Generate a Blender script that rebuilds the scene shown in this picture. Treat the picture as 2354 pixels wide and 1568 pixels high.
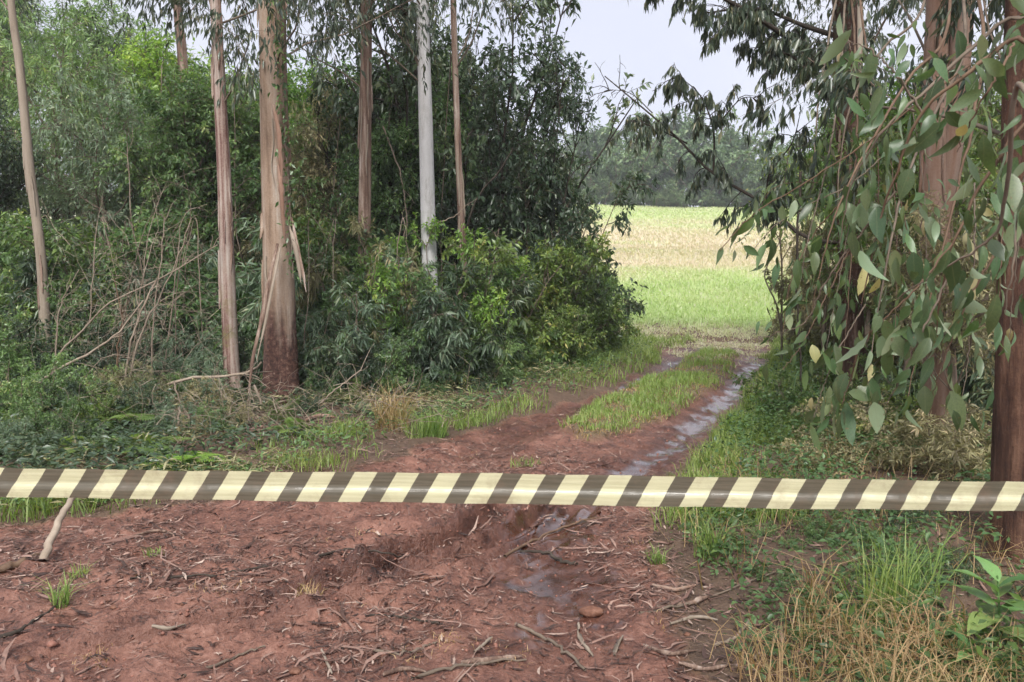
import bpy, math
import numpy as np
from mathutils import Vector

# ------------------------------------------------------------------ camera, sky, sun, exposure
for o in list(bpy.data.objects): bpy.data.objects.remove(o)
sc = bpy.context.scene
C = sc.collection
R_ = math.radians
UC, VC, FPX = 1177.0, 784.0, 1959.0          # layout sheet: 2354 x 1568 units, focal length in the same units
CAM_H, PITCH = 1.6, R_(6.38)
cam = bpy.data.cameras.new('camera'); camo = bpy.data.objects.new('camera', cam); C.objects.link(camo)
camo.location = (0, 0, CAM_H); camo.rotation_euler = (math.pi/2 - PITCH, 0, 0)
cam.sensor_width = 36; cam.lens = 36*FPX/2354; cam.clip_start = .05; cam.clip_end = 3000
cam.dof.use_dof = True; cam.dof.focus_distance = 6.; cam.dof.aperture_fstop = 11
sc.camera = camo

SUN_EL, SUN_AZ = R_(50), math.atan2(-.06, -.6)      # high, behind the camera
w = bpy.data.worlds.new('World'); sc.world = w; w.use_nodes = True
nt = w.node_tree; nt.nodes.clear()
sky = nt.nodes.new('ShaderNodeTexSky'); sky.sky_type = 'NISHITA'; sky.sun_disc = False
sky.sun_elevation = SUN_EL; sky.sun_rotation = SUN_AZ; sky.air_density = 1; sky.dust_density = 4; sky.altitude = 700
mx = nt.nodes.new('ShaderNodeMix'); mx.data_type = 'RGBA'; mx.inputs[0].default_value = .86   # even cloud cover over the sky
mx.inputs[7].default_value = (7.3, 7.5, 8.7, 1)
bg = nt.nodes.new('ShaderNodeBackground'); bg.inputs[1].default_value = .1
wo = nt.nodes.new('ShaderNodeOutputWorld')
tcw = nt.nodes.new('ShaderNodeTexCoord'); cn = nt.nodes.new('ShaderNodeTexNoise'); cn.inputs['Scale'].default_value = 2.2; cn.inputs['Detail'].default_value = 5
nt.links.new(tcw.outputs['Generated'], cn.inputs['Vector'])
cr = nt.nodes.new('ShaderNodeValToRGB'); cr.color_ramp.elements[0].position = .35; cr.color_ramp.elements[0].color = (.68, .70, .82, 1); cr.color_ramp.elements[1].position = .65; cr.color_ramp.elements[1].color = (.76, .77, .855, 1)
cm = nt.nodes.new('ShaderNodeVectorMath'); cm.operation = 'SCALE'; cm.inputs['Scale'].default_value = 10.
nt.links.new(cn.outputs['Fac'], cr.inputs[0]); nt.links.new(cr.outputs[0], cm.inputs[0]); nt.links.new(cm.outputs[0], mx.inputs[7])
nt.links.new(sky.outputs[0], mx.inputs[6]); nt.links.new(mx.outputs[2], bg.inputs[0]); nt.links.new(bg.outputs[0], wo.inputs[0])
sl = bpy.data.lights.new('sun', 'SUN'); sl.energy = 4.2; sl.angle = R_(24); sl.color = (1, .97, .92)
slo = bpy.data.objects.new('sun', sl); C.objects.link(slo)
sd = Vector((math.sin(SUN_AZ)*math.cos(SUN_EL), math.cos(SUN_AZ)*math.cos(SUN_EL), math.sin(SUN_EL)))
slo.rotation_euler = sd.to_track_quat('Z', 'Y').to_euler(); slo.location = (0, -5, 20)
vs = sc.view_settings
vs.view_transform = 'Standard'; vs.look = 'None'; vs.gamma = 1; vs.exposure = 0.4; vs.use_curve_mapping = False
sc.render.engine = 'CYCLES'
sc.cycles.max_bounces = 4; sc.cycles.diffuse_bounces = 3; sc.cycles.glossy_bounces = 2; sc.cycles.transmission_bounces = 3
sc.cycles.use_adaptive_sampling = True; sc.cycles.adaptive_threshold = .045; sc.cycles.use_light_tree = False
sc.cycles.transparent_max_bounces = 8; sc.cycles.caustics_reflective = False; sc.cycles.caustics_refractive = False
sc.cycles.use_denoising = True

# ------------------------------------------------------------------ helpers
RNG = np.random.default_rng
A = np.array
def ray(u, v):
    cx, cy = (u-UC)/FPX, (VC-v)/FPX
    return A([cx, math.cos(PITCH)+cy*math.sin(PITCH), -math.sin(PITCH)+cy*math.cos(PITCH)])
def P(u, v, y):
    d = ray(u, v); return A([0, 0, CAM_H]) + d*(y/d[1])
def proj(p):
    p = A(p, float) - A([0, 0, CAM_H])
    f = p[..., 1]*math.cos(PITCH) - p[..., 2]*math.sin(PITCH); up = p[..., 1]*math.sin(PITCH) + p[..., 2]*math.cos(PITCH)
    return UC + FPX*p[..., 0]/f, VC - FPX*up/f
def unit(v): return v/np.maximum(np.linalg.norm(v, axis=-1, keepdims=True), 1e-9)
def sstep(a, b, x):
    t = np.clip((x-a)/(b-a), 0, 1); return t*t*(3-2*t)

def _h(ix, iy, s):
    n = (ix.astype(np.int64)*374761393 + iy.astype(np.int64)*668265263 + s*974634777) & 0xffffffff
    n = ((n ^ (n >> 13))*1274126177) & 0xffffffff
    return ((n ^ (n >> 16)) & 0xffffff)/float(0xffffff)
def vnoise(x, y, s=0):
    x = np.asarray(x, float); y = np.asarray(y, float)
    ix, iy = np.floor(x), np.floor(y); fx, fy = x-ix, y-iy
    fx = fx*fx*(3-2*fx); fy = fy*fy*(3-2*fy)
    a, b, c, d = _h(ix, iy, s), _h(ix+1, iy, s), _h(ix, iy+1, s), _h(ix+1, iy+1, s)
    return a*(1-fx)*(1-fy)+b*fx*(1-fy)+c*(1-fx)*fy+d*fx*fy
def fbm(x, y, s=0, o=4):
    r, a, f = 0, .5, 1.
    for i in range(o): r = r + a*vnoise(x*f, y*f, s+i*17); a *= .5; f *= 2.03
    return r

def mesh_np(name, V, faces, mats=(), rnd=None, smooth=False, uv=None, vattr=None):
    """faces: list of int arrays (M,3) or (M,4)"""
    me = bpy.data.meshes.new(name)
    V = np.ascontiguousarray(V, np.float32)
    me.vertices.add(len(V)); me.vertices.foreach_set('co', V.ravel())
    loops = np.concatenate([f.ravel() for f in faces]).astype(np.int32)
    tot = np.concatenate([np.full(len(f), f.shape[1]) for f in faces]).astype(np.int32)
    me.loops.add(len(loops)); me.loops.foreach_set('vertex_index', loops)
    me.polygons.add(len(tot)); me.polygons.foreach_set('loop_start', (np.cumsum(tot)-tot).astype(np.int32))
    if smooth: me.polygons.foreach_set('use_smooth', np.ones(len(tot), bool))
    if rnd is not None:
        a = me.attributes.new('rnd', 'FLOAT', 'FACE'); a.data.foreach_set('value', np.ascontiguousarray(rnd, np.float32))
    if vattr:
        for k, val in vattr.items():
            a = me.attributes.new(k, 'FLOAT', 'POINT'); a.data.foreach_set('value', np.ascontiguousarray(val, np.float32))
    if uv is not None:
        l = me.uv_layers.new(name='UVMap'); l.data.foreach_set('uv', np.ascontiguousarray(uv[loops], np.float32).ravel())
    for m in mats: me.materials.append(m)
    me.update(calc_edges=True); me.validate()
    return me
def link(name, me, parent=None, loc=None):
    o = bpy.data.objects.new(name, me); C.objects.link(o)
    if parent: o.parent = parent
    if loc is not None: o.location = loc
    return o
def tag(o, label=None, cat=None, group=None, kind=None):
    if label: o['label'] = label
    if cat: o['category'] = cat
    if group: o['group'] = group
    if kind: o['kind'] = kind
    return o
def empty(name, loc=(0, 0, 0), rz=0, s=1):
    o = bpy.data.objects.new(name, None); C.objects.link(o); o.location = loc; o.rotation_euler = (0, 0, rz)
    o.scale = (s, s, s) if np.isscalar(s) else s; o.empty_display_size = .1
    return o
def merge(parts):
    """[(V, [faces...])] -> V, faces grouped by size"""
    off = 0; Vs = []; F = {}
    for V, fs in parts:
        Vs.append(V)
        for f in fs: F.setdefault(f.shape[1], []).append(f+off)
        off += len(V)
    return np.concatenate(Vs), [np.concatenate(F[k]) for k in F]

# ---- batched curves, tubes and leaves
def curve(rng, P0, D0, L, m, bend=(0, 0, 0), wob=.2):
    d = D0.copy(); pts = [P0]; bend = A(bend, float)
    for i in range(m-1):
        d = unit(d + bend/(m-1) + rng.normal(0, wob/math.sqrt(m-1), d.shape))
        pts.append(pts[-1] + d*(L/(m-1))[:, None])
    return np.stack(pts, 1)
def along(PTS, idx, t):
    m = PTS.shape[1]; x = np.clip(t, 0, .9999)*(m-1); i = x.astype(int); f = (x-i)[:, None]
    a, b = PTS[idx, i], PTS[idx, i+1]
    return a*(1-f)+b*f, unit(b-a)
def children(rng, PTS, per, t0, t1, ang, up=0.):
    n = len(PTS); idx = np.repeat(np.arange(n), per); t = rng.uniform(t0, t1, len(idx))
    p, T = along(PTS, idx, t)
    r = rng.normal(size=T.shape); r -= (r*T).sum(1, keepdims=True)*T; r = unit(r)
    a = (ang*rng.uniform(.6, 1.3, len(idx)))[:, None]
    D = T*np.cos(a)+r*np.sin(a); D[:, 2] += up
    return p, unit(D), idx, t
def tubes(PTS, R, k=4):
    n, m, _ = PTS.shape
    T = np.gradient(PTS, axis=1); T = unit(T)
    ref = np.broadcast_to(A([.95, .28, .13]), T.shape)
    N = unit(np.cross(T, ref)); B = np.cross(T, N)
    an = np.arange(k)*2*math.pi/k
    V = PTS[:, :, None]+R[..., None, None]*(np.cos(an)[:, None]*N[:, :, None]+np.sin(an)[:, None]*B[:, :, None])
    b = (np.arange(n)*m*k)[:, None, None]+(np.arange(m-1)*k)[None, :, None]
    j = np.arange(k); j2 = (j+1) % k
    q = np.stack(np.broadcast_arrays(b+j, b+j2, b+k+j2, b+k+j), -1).reshape(-1, 4)
    return V.reshape(-1, 3), [q]
def taper(n, m, r0, r1):
    t = np.linspace(0, 1, m)
    return np.asarray(r0).reshape(-1, 1)*(1-t)+np.asarray(r1).reshape(-1, 1)*t+np.zeros((n, m))
def leaf_dirs(rng, T, fwd=.5, out=.8, down=.2, upn=.8):
    r = rng.normal(size=T.shape); r -= (r*T).sum(1, keepdims=True)*T; r = unit(r)
    D = T*fwd+r*out; D[:, 2] -= down; D = unit(D+rng.normal(0, .15, D.shape))
    N = rng.normal(0, .55, D.shape); N[:, 2] += upn; N -= (N*D).sum(1, keepdims=True)*D
    return D, unit(N)
def leaf_geo(P0, D, N, L, W, fold=.18, droop=.12):
    S = np.cross(D, N); L = L[:, None]; W = W[:, None]
    mid = P0+D*L*.42
    tip = P0+D*L; tip[:, 2] -= (droop*L)[:, 0]
    V = np.stack([P0, mid+S*W*.5+N*W*fold, tip, mid-S*W*.5+N*W*fold], 1).reshape(-1, 3)
    b = np.arange(len(P0))[:, None]*4
    return V, np.stack([b+A([0, 1, 2]), b+A([0, 2, 3])], 1).reshape(-1, 3)

# ------------------------------------------------------------------ materials
def newmat(name):
    m = bpy.data.materials.new(name); m.use_nodes = True; n = m.node_tree; n.nodes.clear(); return m, n
def N_(n, t, **kw):
    x = n.nodes.new('ShaderNode'+t)
    for k, val in kw.items():
        if isinstance(k, str) and k.startswith('i_'):
            key = k[2:].replace('_', ' '); x.inputs[key].default_value = val
        else: setattr(x, k, val)
    return x
def ramp(n, stops, src, interp='LINEAR'):
    r = n.nodes.new('ShaderNodeValToRGB'); r.color_ramp.interpolation = interp
    e = r.color_ramp.elements
    while len(e) < len(stops): e.new(.5)
    for el, (p, c) in zip(e, stops): el.position = p; el.color = (*c, 1) if len(c) == 3 else c
    n.links.new(src, r.inputs[0]); return r
def mixc(n, fac, a, b, mode='MIX'):
    m = n.nodes.new('ShaderNodeMix'); m.data_type = 'RGBA'; m.blend_type = mode
    for s, i in ((fac, 0), (a, 6), (b, 7)):
        if hasattr(s, 'links'): n.links.new(s, m.inputs[i])
        else: m.inputs[i].default_value = s if i == 0 else (*s, 1)
    return m.outputs[2]
def math_(n, op, a, b=None, clamp=False):
    m = n.nodes.new('ShaderNodeMath'); m.operation = op; m.use_clamp = clamp
    for s, i in ((a, 0), (b, 1)):
        if s is None: continue
        if hasattr(s, 'links'): n.links.new(s, m.inputs[i])
        else: m.inputs[i].default_value = s
    return m.outputs[0]
def out(n, sh):
    o = n.nodes.new('ShaderNodeOutputMaterial'); n.links.new(sh, o.inputs[0])

def leaf_mat(name, stops, rough=.45, trans=.28, obvar=.25, spec=.5, tcol=1.5):
    m, n = newmat(name)
    at = N_(n, 'Attribute', attribute_name='rnd'); oi = N_(n, 'ObjectInfo')
    r = ramp(n, stops, at.outputs['Fac'])
    hs = N_(n, 'HueSaturation')
    n.links.new(r.outputs[0], hs.inputs['Color'])
    mr = N_(n, 'MapRange'); n.links.new(oi.outputs['Random'], mr.inputs[0]); mr.inputs[3].default_value = 1-obvar; mr.inputs[4].default_value = 1+obvar
    n.links.new(mr.outputs[0], hs.inputs['Value'])
    mh = N_(n, 'MapRange'); n.links.new(oi.outputs['Random'], mh.inputs[0]); mh.inputs[3].default_value = .512; mh.inputs[4].default_value = .485
    n.links.new(mh.outputs[0], hs.inputs['Hue'])
    b = N_(n, 'BsdfPrincipled', i_Roughness=rough); b.inputs['Specular IOR Level'].default_value = spec
    n.links.new(hs.outputs[0], b.inputs['Base Color'])
    if trans > 0:
        t = N_(n, 'BsdfTranslucent'); g = mixc(n, 1., hs.outputs[0], (tcol*1.05, tcol*1.15, tcol*.6), 'MULTIPLY')
        n.links.new(g, t.inputs[0])
        mxs = N_(n, 'MixShader'); mxs.inputs[0].default_value = trans
        n.links.new(b.outputs[0], mxs.inputs[1]); n.links.new(t.outputs[0], mxs.inputs[2]); out(n, mxs.outputs[0])
    else: out(n, b.outputs[0])
    return m

def bark_mat(name, stops, scale=(14, 14, 1.6), bump=.5, moss=None, base=None, fine=3., dist=.012, rough=.85):
    m, n = newmat(name)
    tc = N_(n, 'TexCoord'); mp = N_(n, 'Mapping'); mp.inputs['Scale'].default_value = scale
    n.links.new(tc.outputs['Object'], mp.inputs[0])
    no = N_(n, 'TexNoise', i_Scale=1., i_Detail=6., i_Roughness=.62); n.links.new(mp.outputs[0], no.inputs['Vector'])
    n2 = N_(n, 'TexNoise', i_Scale=fine, i_Detail=5., i_Roughness=.7); n.links.new(mp.outputs[0], n2.inputs['Vector'])
    mix = math_(n, 'ADD', math_(n, 'MULTIPLY', no.outputs['Fac'], .75), math_(n, 'MULTIPLY', n2.outputs['Fac'], .25))
    mpb = N_(n, 'Mapping'); mpb.inputs['Scale'].default_value = (scale[0]*.5, scale[1]*.5, max(1.6, scale[2]*2.2)); n.links.new(tc.outputs['Object'], mpb.inputs[0])
    nb2 = N_(n, 'TexNoise', i_Scale=1., i_Detail=7., i_Roughness=.7, i_Distortion=.6); n.links.new(mpb.outputs[0], nb2.inputs['Vector'])
    nb3 = N_(n, 'TexNoise', i_Scale=70., i_Detail=4., i_Roughness=.7); n.links.new(tc.outputs['Object'], nb3.inputs['Vector'])
    mix = math_(n, 'ADD', math_(n, 'MULTIPLY', mix, .62), math_(n, 'ADD', math_(n, 'MULTIPLY', nb2.outputs['Fac'], .26), math_(n, 'MULTIPLY', nb3.outputs['Fac'], .12)))
    mix = math_(n, 'ADD', math_(n, 'MULTIPLY', math_(n, 'SUBTRACT', mix, .5), 1.45), .5)
    r = ramp(n, stops, mix); col = r.outputs[0]
    knot = ramp(n, [(.665, (1, 1, 1)), (.7, (.3, .26, .24))], nb2.outputs['Fac']); col = mixc(n, 1., col, knot.outputs[0], 'MULTIPLY')
    if base:
        sx = N_(n, 'SeparateXYZ'); n.links.new(tc.outputs['Object'], sx.inputs[0])
        mpc = N_(n, 'Mapping'); mpc.inputs['Scale'].default_value = (7, 7, .8); n.links.new(tc.outputs['Object'], mpc.inputs[0])
        nz = N_(n, 'TexNoise', i_Scale=1., i_Detail=6., i_Roughness=.7); n.links.new(mpc.outputs[0], nz.inputs['Vector'])
        hz = N_(n, 'MapRange'); n.links.new(math_(n, 'ADD', sx.outputs[2], math_(n, 'MULTIPLY', math_(n, 'SUBTRACT', nz.outputs['Fac'], .5), 2.2)), hz.inputs[0]); hz.inputs[1].default_value = base[1]; hz.inputs[2].default_value = base[0]
        fl = N_(n, 'TexNoise', i_Scale=24., i_Detail=6., i_Roughness=.7); n.links.new(tc.outputs['Object'], fl.inputs['Vector'])
        col = mixc(n, hz.outputs[0], col, ramp(n, base[2], fl.outputs['Fac']).outputs[0])
        mix = math_(n, 'ADD', mix, math_(n, 'MULTIPLY', math_(n, 'MULTIPLY', hz.outputs[0], fl.outputs['Fac']), 2.5))
    if moss:
        n3 = N_(n, 'TexNoise', i_Scale=3.5, i_Detail=5., i_Roughness=.7); n.links.new(tc.outputs['Object'], n3.inputs['Vector'])
        f = ramp(n, [(.5, (0, 0, 0)), (.62, (1, 1, 1))], n3.outputs['Fac'])
        sx = N_(n, 'SeparateXYZ'); n.links.new(tc.outputs['Object'], sx.inputs[0])
        hz = N_(n, 'MapRange'); n.links.new(sx.outputs[2], hz.inputs[0]); hz.inputs[1].default_value = moss[1]; hz.inputs[2].default_value = moss[0]
        col = mixc(n, math_(n, 'MULTIPLY', f.outputs[0], hz.outputs[0]), col, moss[2])
    b = N_(n, 'BsdfPrincipled', i_Roughness=rough); b.inputs['Specular IOR Level'].default_value = .3
    n.links.new(col, b.inputs['Base Color'])
    bp = N_(n, 'Bump', i_Strength=bump, i_Distance=dist); n.links.new(mix, bp.inputs['Height']); n.links.new(bp.outputs[0], b.inputs['Normal'])
    out(n, b.outputs[0]); return m

def plain(name, stops, rough=.8, scale=12., bump=.3, spec=.3, use_rnd=False):
    m, n = newmat(name)
    tc = N_(n, 'TexCoord')
    no = N_(n, 'TexNoise', i_Scale=scale, i_Detail=5., i_Roughness=.65); n.links.new(tc.outputs['Object'], no.inputs['Vector'])
    if use_rnd:
        at = N_(n, 'Attribute', attribute_name='rnd'); src = at.outputs['Fac']
        r = ramp(n, stops, src); col = mixc(n, .5, r.outputs[0], mixc(n, 1., r.outputs[0], ramp(n, [(.3, (.5, .5, .5)), (.7, (1.4, 1.4, 1.4))], no.outputs['Fac']).outputs[0], 'MULTIPLY'))
    else: col = ramp(n, stops, no.outputs['Fac']).outputs[0]
    b = N_(n, 'BsdfPrincipled', i_Roughness=rough); b.inputs['Specular IOR Level'].default_value = spec
    n.links.new(col, b.inputs['Base Color'])
    bp = N_(n, 'Bump', i_Strength=bump, i_Distance=.01); n.links.new(no.outputs['Fac'], bp.inputs['Height']); n.links.new(bp.outputs[0], b.inputs['Normal'])
    out(n, b.outputs[0]); return m

M = {}
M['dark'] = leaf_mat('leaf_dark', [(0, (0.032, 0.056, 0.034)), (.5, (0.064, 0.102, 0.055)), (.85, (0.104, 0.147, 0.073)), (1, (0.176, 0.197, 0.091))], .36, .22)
M['olive'] = leaf_mat('leaf_olive', [(0, (0.051, 0.088, 0.030)), (.45, (0.103, 0.164, 0.047)), (.8, (0.162, 0.238, 0.060)), (.93, (0.256, 0.311, 0.081)), (1, (0.375, 0.347, 0.122))], .38, .3)
M['mid'] = leaf_mat('leaf_mid', [(0, (0.058, 0.105, 0.043)), (.5, (0.115, 0.199, 0.073)), (.85, (0.181, 0.285, 0.102)), (1, (0.313, 0.360, 0.145))], .38, .3)
M['grey'] = leaf_mat('leaf_grey', [(0, (0.077, 0.120, 0.079)), (.5, (0.146, 0.210, 0.135)), (.85, (0.231, 0.307, 0.199)), (1, (0.338, 0.369, 0.238))], .5, .28)
M['bright'] = leaf_mat('leaf_bright', [(0, (0.085, 0.158, 0.034)), (.5, (0.171, 0.299, 0.061)), (.85, (0.271, 0.410, 0.081)), (1, (0.427, 0.488, 0.122))], .4, .38)
M['tan'] = leaf_mat('leaf_tan', [(0, (0.119, 0.102, 0.060)), (.4, (0.204, 0.187, 0.102)), (.7, (0.289, 0.281, 0.145)), (1, (0.459, 0.374, 0.221))], .6, .25)
M['euca'] = leaf_mat('leaf_euca', [(0, (0.036, 0.055, 0.039)), (.5, (0.065, 0.091, 0.058)), (.85, (0.104, 0.130, 0.078)), (1, (0.182, 0.169, 0.091))], .34, .22)
M['far'] = leaf_mat('leaf_far', [(0, (0.070, 0.116, 0.068)), (.5, (0.122, 0.191, 0.098)), (.85, (0.187, 0.273, 0.135)), (1, (0.281, 0.314, 0.184))], .6, .25, .3)
M['grass'] = leaf_mat('grass_green', [(0, (.11, .17, .05)), (.45, (.2, .29, .08)), (.8, (.31, .39, .12)), (.92, (.42, .42, .19)), (1, (.5, .43, .26))], .5, .4, .0)
M['drygrass'] = leaf_mat('grass_dry', [(0, (0.221, 0.137, 0.066)), (.4, (0.375, 0.242, 0.121)), (.75, (0.507, 0.357, 0.198)), (1, (0.331, 0.315, 0.132))], .6, .3, .1)
M['field'] = leaf_mat('grass_field', [(0, (.29, .41, .18)), (.25, (.4, .51, .26)), (.5, (.5, .53, .36)), (.75, (.57, .52, .42)), (1, (.6, .51, .46))], .6, .4, .0)
M['twig'] = plain('twig_bark', [(.3, (.09, .068, .05)), (.7, (.21, .165, .125))], .85, 9.)
M['darktwig'] = plain('dark_twig', [(.3, (.025, .02, .016)), (.7, (.07, .055, .042))], .85, 9.)
M['palestick'] = plain('pale_stick', [(.3, (0.192, 0.144, 0.104)), (.7, (0.352, 0.288, 0.224))], .8, 8.)
M['redtwig'] = plain('red_twig', [(.3, (0.084, 0.048, 0.030)), (.7, (0.181, 0.118, 0.076))], .75, 9.)
M['stone'] = plain('red_stone', [(.3, (.09, .042, .028)), (.55, (.17, .08, .052)), (.75, (.26, .15, .105))], .8, 26., 1.)
M['litter'] = plain('litter', [(0, (.035, .022, .018)), (.35, (.1, .053, .04)), (.62, (.19, .105, .08)), (.84, (.29, .185, .145)), (.96, (.42, .32, .26)), (1, (.5, .42, .34))], .6, 40., .3, .4, True)
M['bark_pale'] = bark_mat('bark_pale', [(.3, (0.122, 0.090, 0.070)), (.45, (0.245, 0.198, 0.151)), (.7, (0.337, 0.282, 0.227))], (16, 16, 1.2), .35)
M['bark_white'] = bark_mat('bark_white', [(.28, (.16, .145, .13)), (.4, (.33, .315, .3)), (.5, (.46, .45, .445)), (.72, (.58, .57, .57))], (7, 7, 1.3), .35)
M['bark_strip'] = bark_mat('bark_strip', [(.33, (.06, .03, .026)), (.43, (.15, .08, .065)), (.5, (.29, .21, .175)), (.62, (.42, .36, .315))], (17, 17, .5), .6, moss=(.3, 1.5, (.16, .15, .05)))
M['bark_big'] = bark_mat('bark_big', [(.3, (.075, .05, .036)), (.42, (.17, .115, .08)), (.5, (.27, .19, .135)), (.58, (.33, .255, .2)), (.68, (.42, .37, .32))], (9, 9, .45), .6, base=(.75, 1.25, [(.35, (.03, .016, .013)), (.52, (.085, .042, .032)), (.62, (.15, .085, .065)), (.72, (.36, .27, .22))]))
M['bark_red'] = bark_mat('bark_red', [(.3, (0.023, 0.012, 0.010)), (.46, (0.065, 0.034, 0.024)), (.6, (0.135, 0.080, 0.056)), (.72, (0.219, 0.167, 0.136))], (18, 18, 5), 1., dist=.03)
M['bark_brown'] = bark_mat('bark_brown', [(.32, (.05, .03, .024)), (.45, (.13, .08, .06)), (.54, (.24, .165, .125)), (.66, (.4, .33, .28))], (18, 18, .8), .7)
M['bark_orange'] = bark_mat('bark_orange', [(.3, (0.151, 0.078, 0.052)), (.46, (0.247, 0.151, 0.107)), (.7, (0.323, 0.254, 0.208))], (10, 10, .8), .4)
M['bark_right'] = bark_mat('bark_right', [(.32, (0.022, 0.011, 0.009)), (.47, (0.068, 0.032, 0.021)), (.62, (0.144, 0.076, 0.049)), (.74, (0.216, 0.136, 0.098))], (22, 22, 2.2), 1., dist=.03)

# ------------------------------------------------------------------ the ground
Y_L = [-60, 1., 3.1, 4.5, 4.75, 5.0, 5.2, 5.4, 5.7, 6.1, 7.04, 7.46, 8.36, 8.83, 9.95, 11, 12.3, 14, 17]
X_L = [-12, -9, -6.4, -3.6, -2.85, -2.3, -1.8, -1.4, -1.2, -1.05, -.64, -.29, .31, .69, 1.28, 1.76, 2.15, 2.7, 3.4]
Y_R = [-60, 1., 3.1, 4.58, 5.36, 6.1, 7.04, 8.1, 10.3, 11.8, 14, 17]
X_R = [6, .95, .83, .76, 1.02, 1.3, 1.66, 2.08, 3.0, 3.57, 4.3, 4.9]
MID_Y = [6.85, 7.4, 8.14, 9.36, 11, 12.4, 13.2]
MID_A = [.6, .42, .63, 1.28, 2.12, 2.66, 3.0]
MID_B = [.62, 1.08, 1.55, 2.2, 2.9, 3.25, 3.3]
RT_Y = [2.5, 3.3, 3.75, 4.4, 5.0, 6.1, 7.6, 9.6, 11.5, 13]; RT_X = [.1, .2, .24, .17, .39, .92, 1.66, 2.56, 3.3, 3.8]   # wet right wheel track
LT_Y = [5.5, 6.5, 7.5, 8.6, 9.3, 10.5, 12, 13]; LT_X = [-.9, -.28, .15, .72, 1.12, 1.78, 2.35, 2.9]
TR_Y = [3.2, 3.58, 4.0, 4.3, 4.6, 5.2]; TR_X = [-1.75, -1.08, -.72, -.45, -.2, .02]     # the churned rut in front
def masks(x, y):
    xl = np.interp(y, Y_L, X_L); xr = np.interp(y, Y_R, X_R)
    wob = (fbm(x*2.2, y*2.2, 5)-.47)*.55
    wob2 = (fbm(x*2.2, y*2.2, 9)-.47)*.4
    d = np.minimum(x-xl+wob, xr-x+wob2)                    # >0 on the road
    d = np.where(y > 12.6, np.minimum(d, 14.6-y+wob*6+(fbm(x*1.1, y*.9, 15)-.47)*4), d)
    soil = sstep(-.06, .12, d)
    ma = np.interp(y, MID_Y, MID_A, left=9, right=9); mb = np.interp(y, MID_Y, MID_B, left=-9, right=-9)
    dm = np.minimum(x-ma, mb-x)+wob*.45
    mid = sstep(-.08, .08, dm)
    return d, soil, mid
def wetness(x, y):
    n = fbm(x*4, y*3, 21, 4); n2 = fbm(x*17, y*11, 22, 3)
    a = np.exp(-((x-np.interp(y, RT_Y, RT_X))/(.12+.005*y+.1*sstep(5.4, 4.6, y)))**2)*sstep(3.0, 3.7, y)*sstep(13.5, 11, y)
    b = np.exp(-((x-np.interp(y, LT_Y, LT_X))/.12)**2)*sstep(6.9, 8.6, y)*sstep(13, 11, y)
    return sstep(.3, .75, np.maximum(a, b*.85)*1.0+(n-.47)*1.7+(n2-.45)*2.-.12+.3*sstep(5.6, 4.8, y)*sstep(3.4, 4., y)-.12*sstep(6.5, 8., y))*sstep(.05, .3, np.maximum(a, b))
def dampness(x, y):
    n = fbm(x*3, y*3, 24, 4)
    a = np.exp(-((x-np.interp(y, RT_Y, RT_X))/.34)**2)*sstep(2.8, 3.6, y); b = np.exp(-((x-np.interp(y, LT_Y, LT_X))/.3)**2)*sstep(5.6, 7., y)
    c = np.exp(-((x-np.interp(y, TR_Y, TR_X, left=9, right=9))/.24)**2)*sstep(3.1, 3.6, y)
    return np.clip(np.maximum(np.maximum(a, b), c)*1.1+(n-.47)*1.6, 0, 1)
def field_rise(x, y):
    t = np.clip((y-14.5)/78., 0, None); t = np.where(t > 1.0, 1+.05*np.minimum(t-1, 4), t)
    return 5.75*(t**.96)+np.clip(t, 0, 1)**2*(-.018*(np.clip(x, -60, 60)-10)+1.1*(fbm(x*.05+3, y*.02, 151)-.47))
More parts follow.
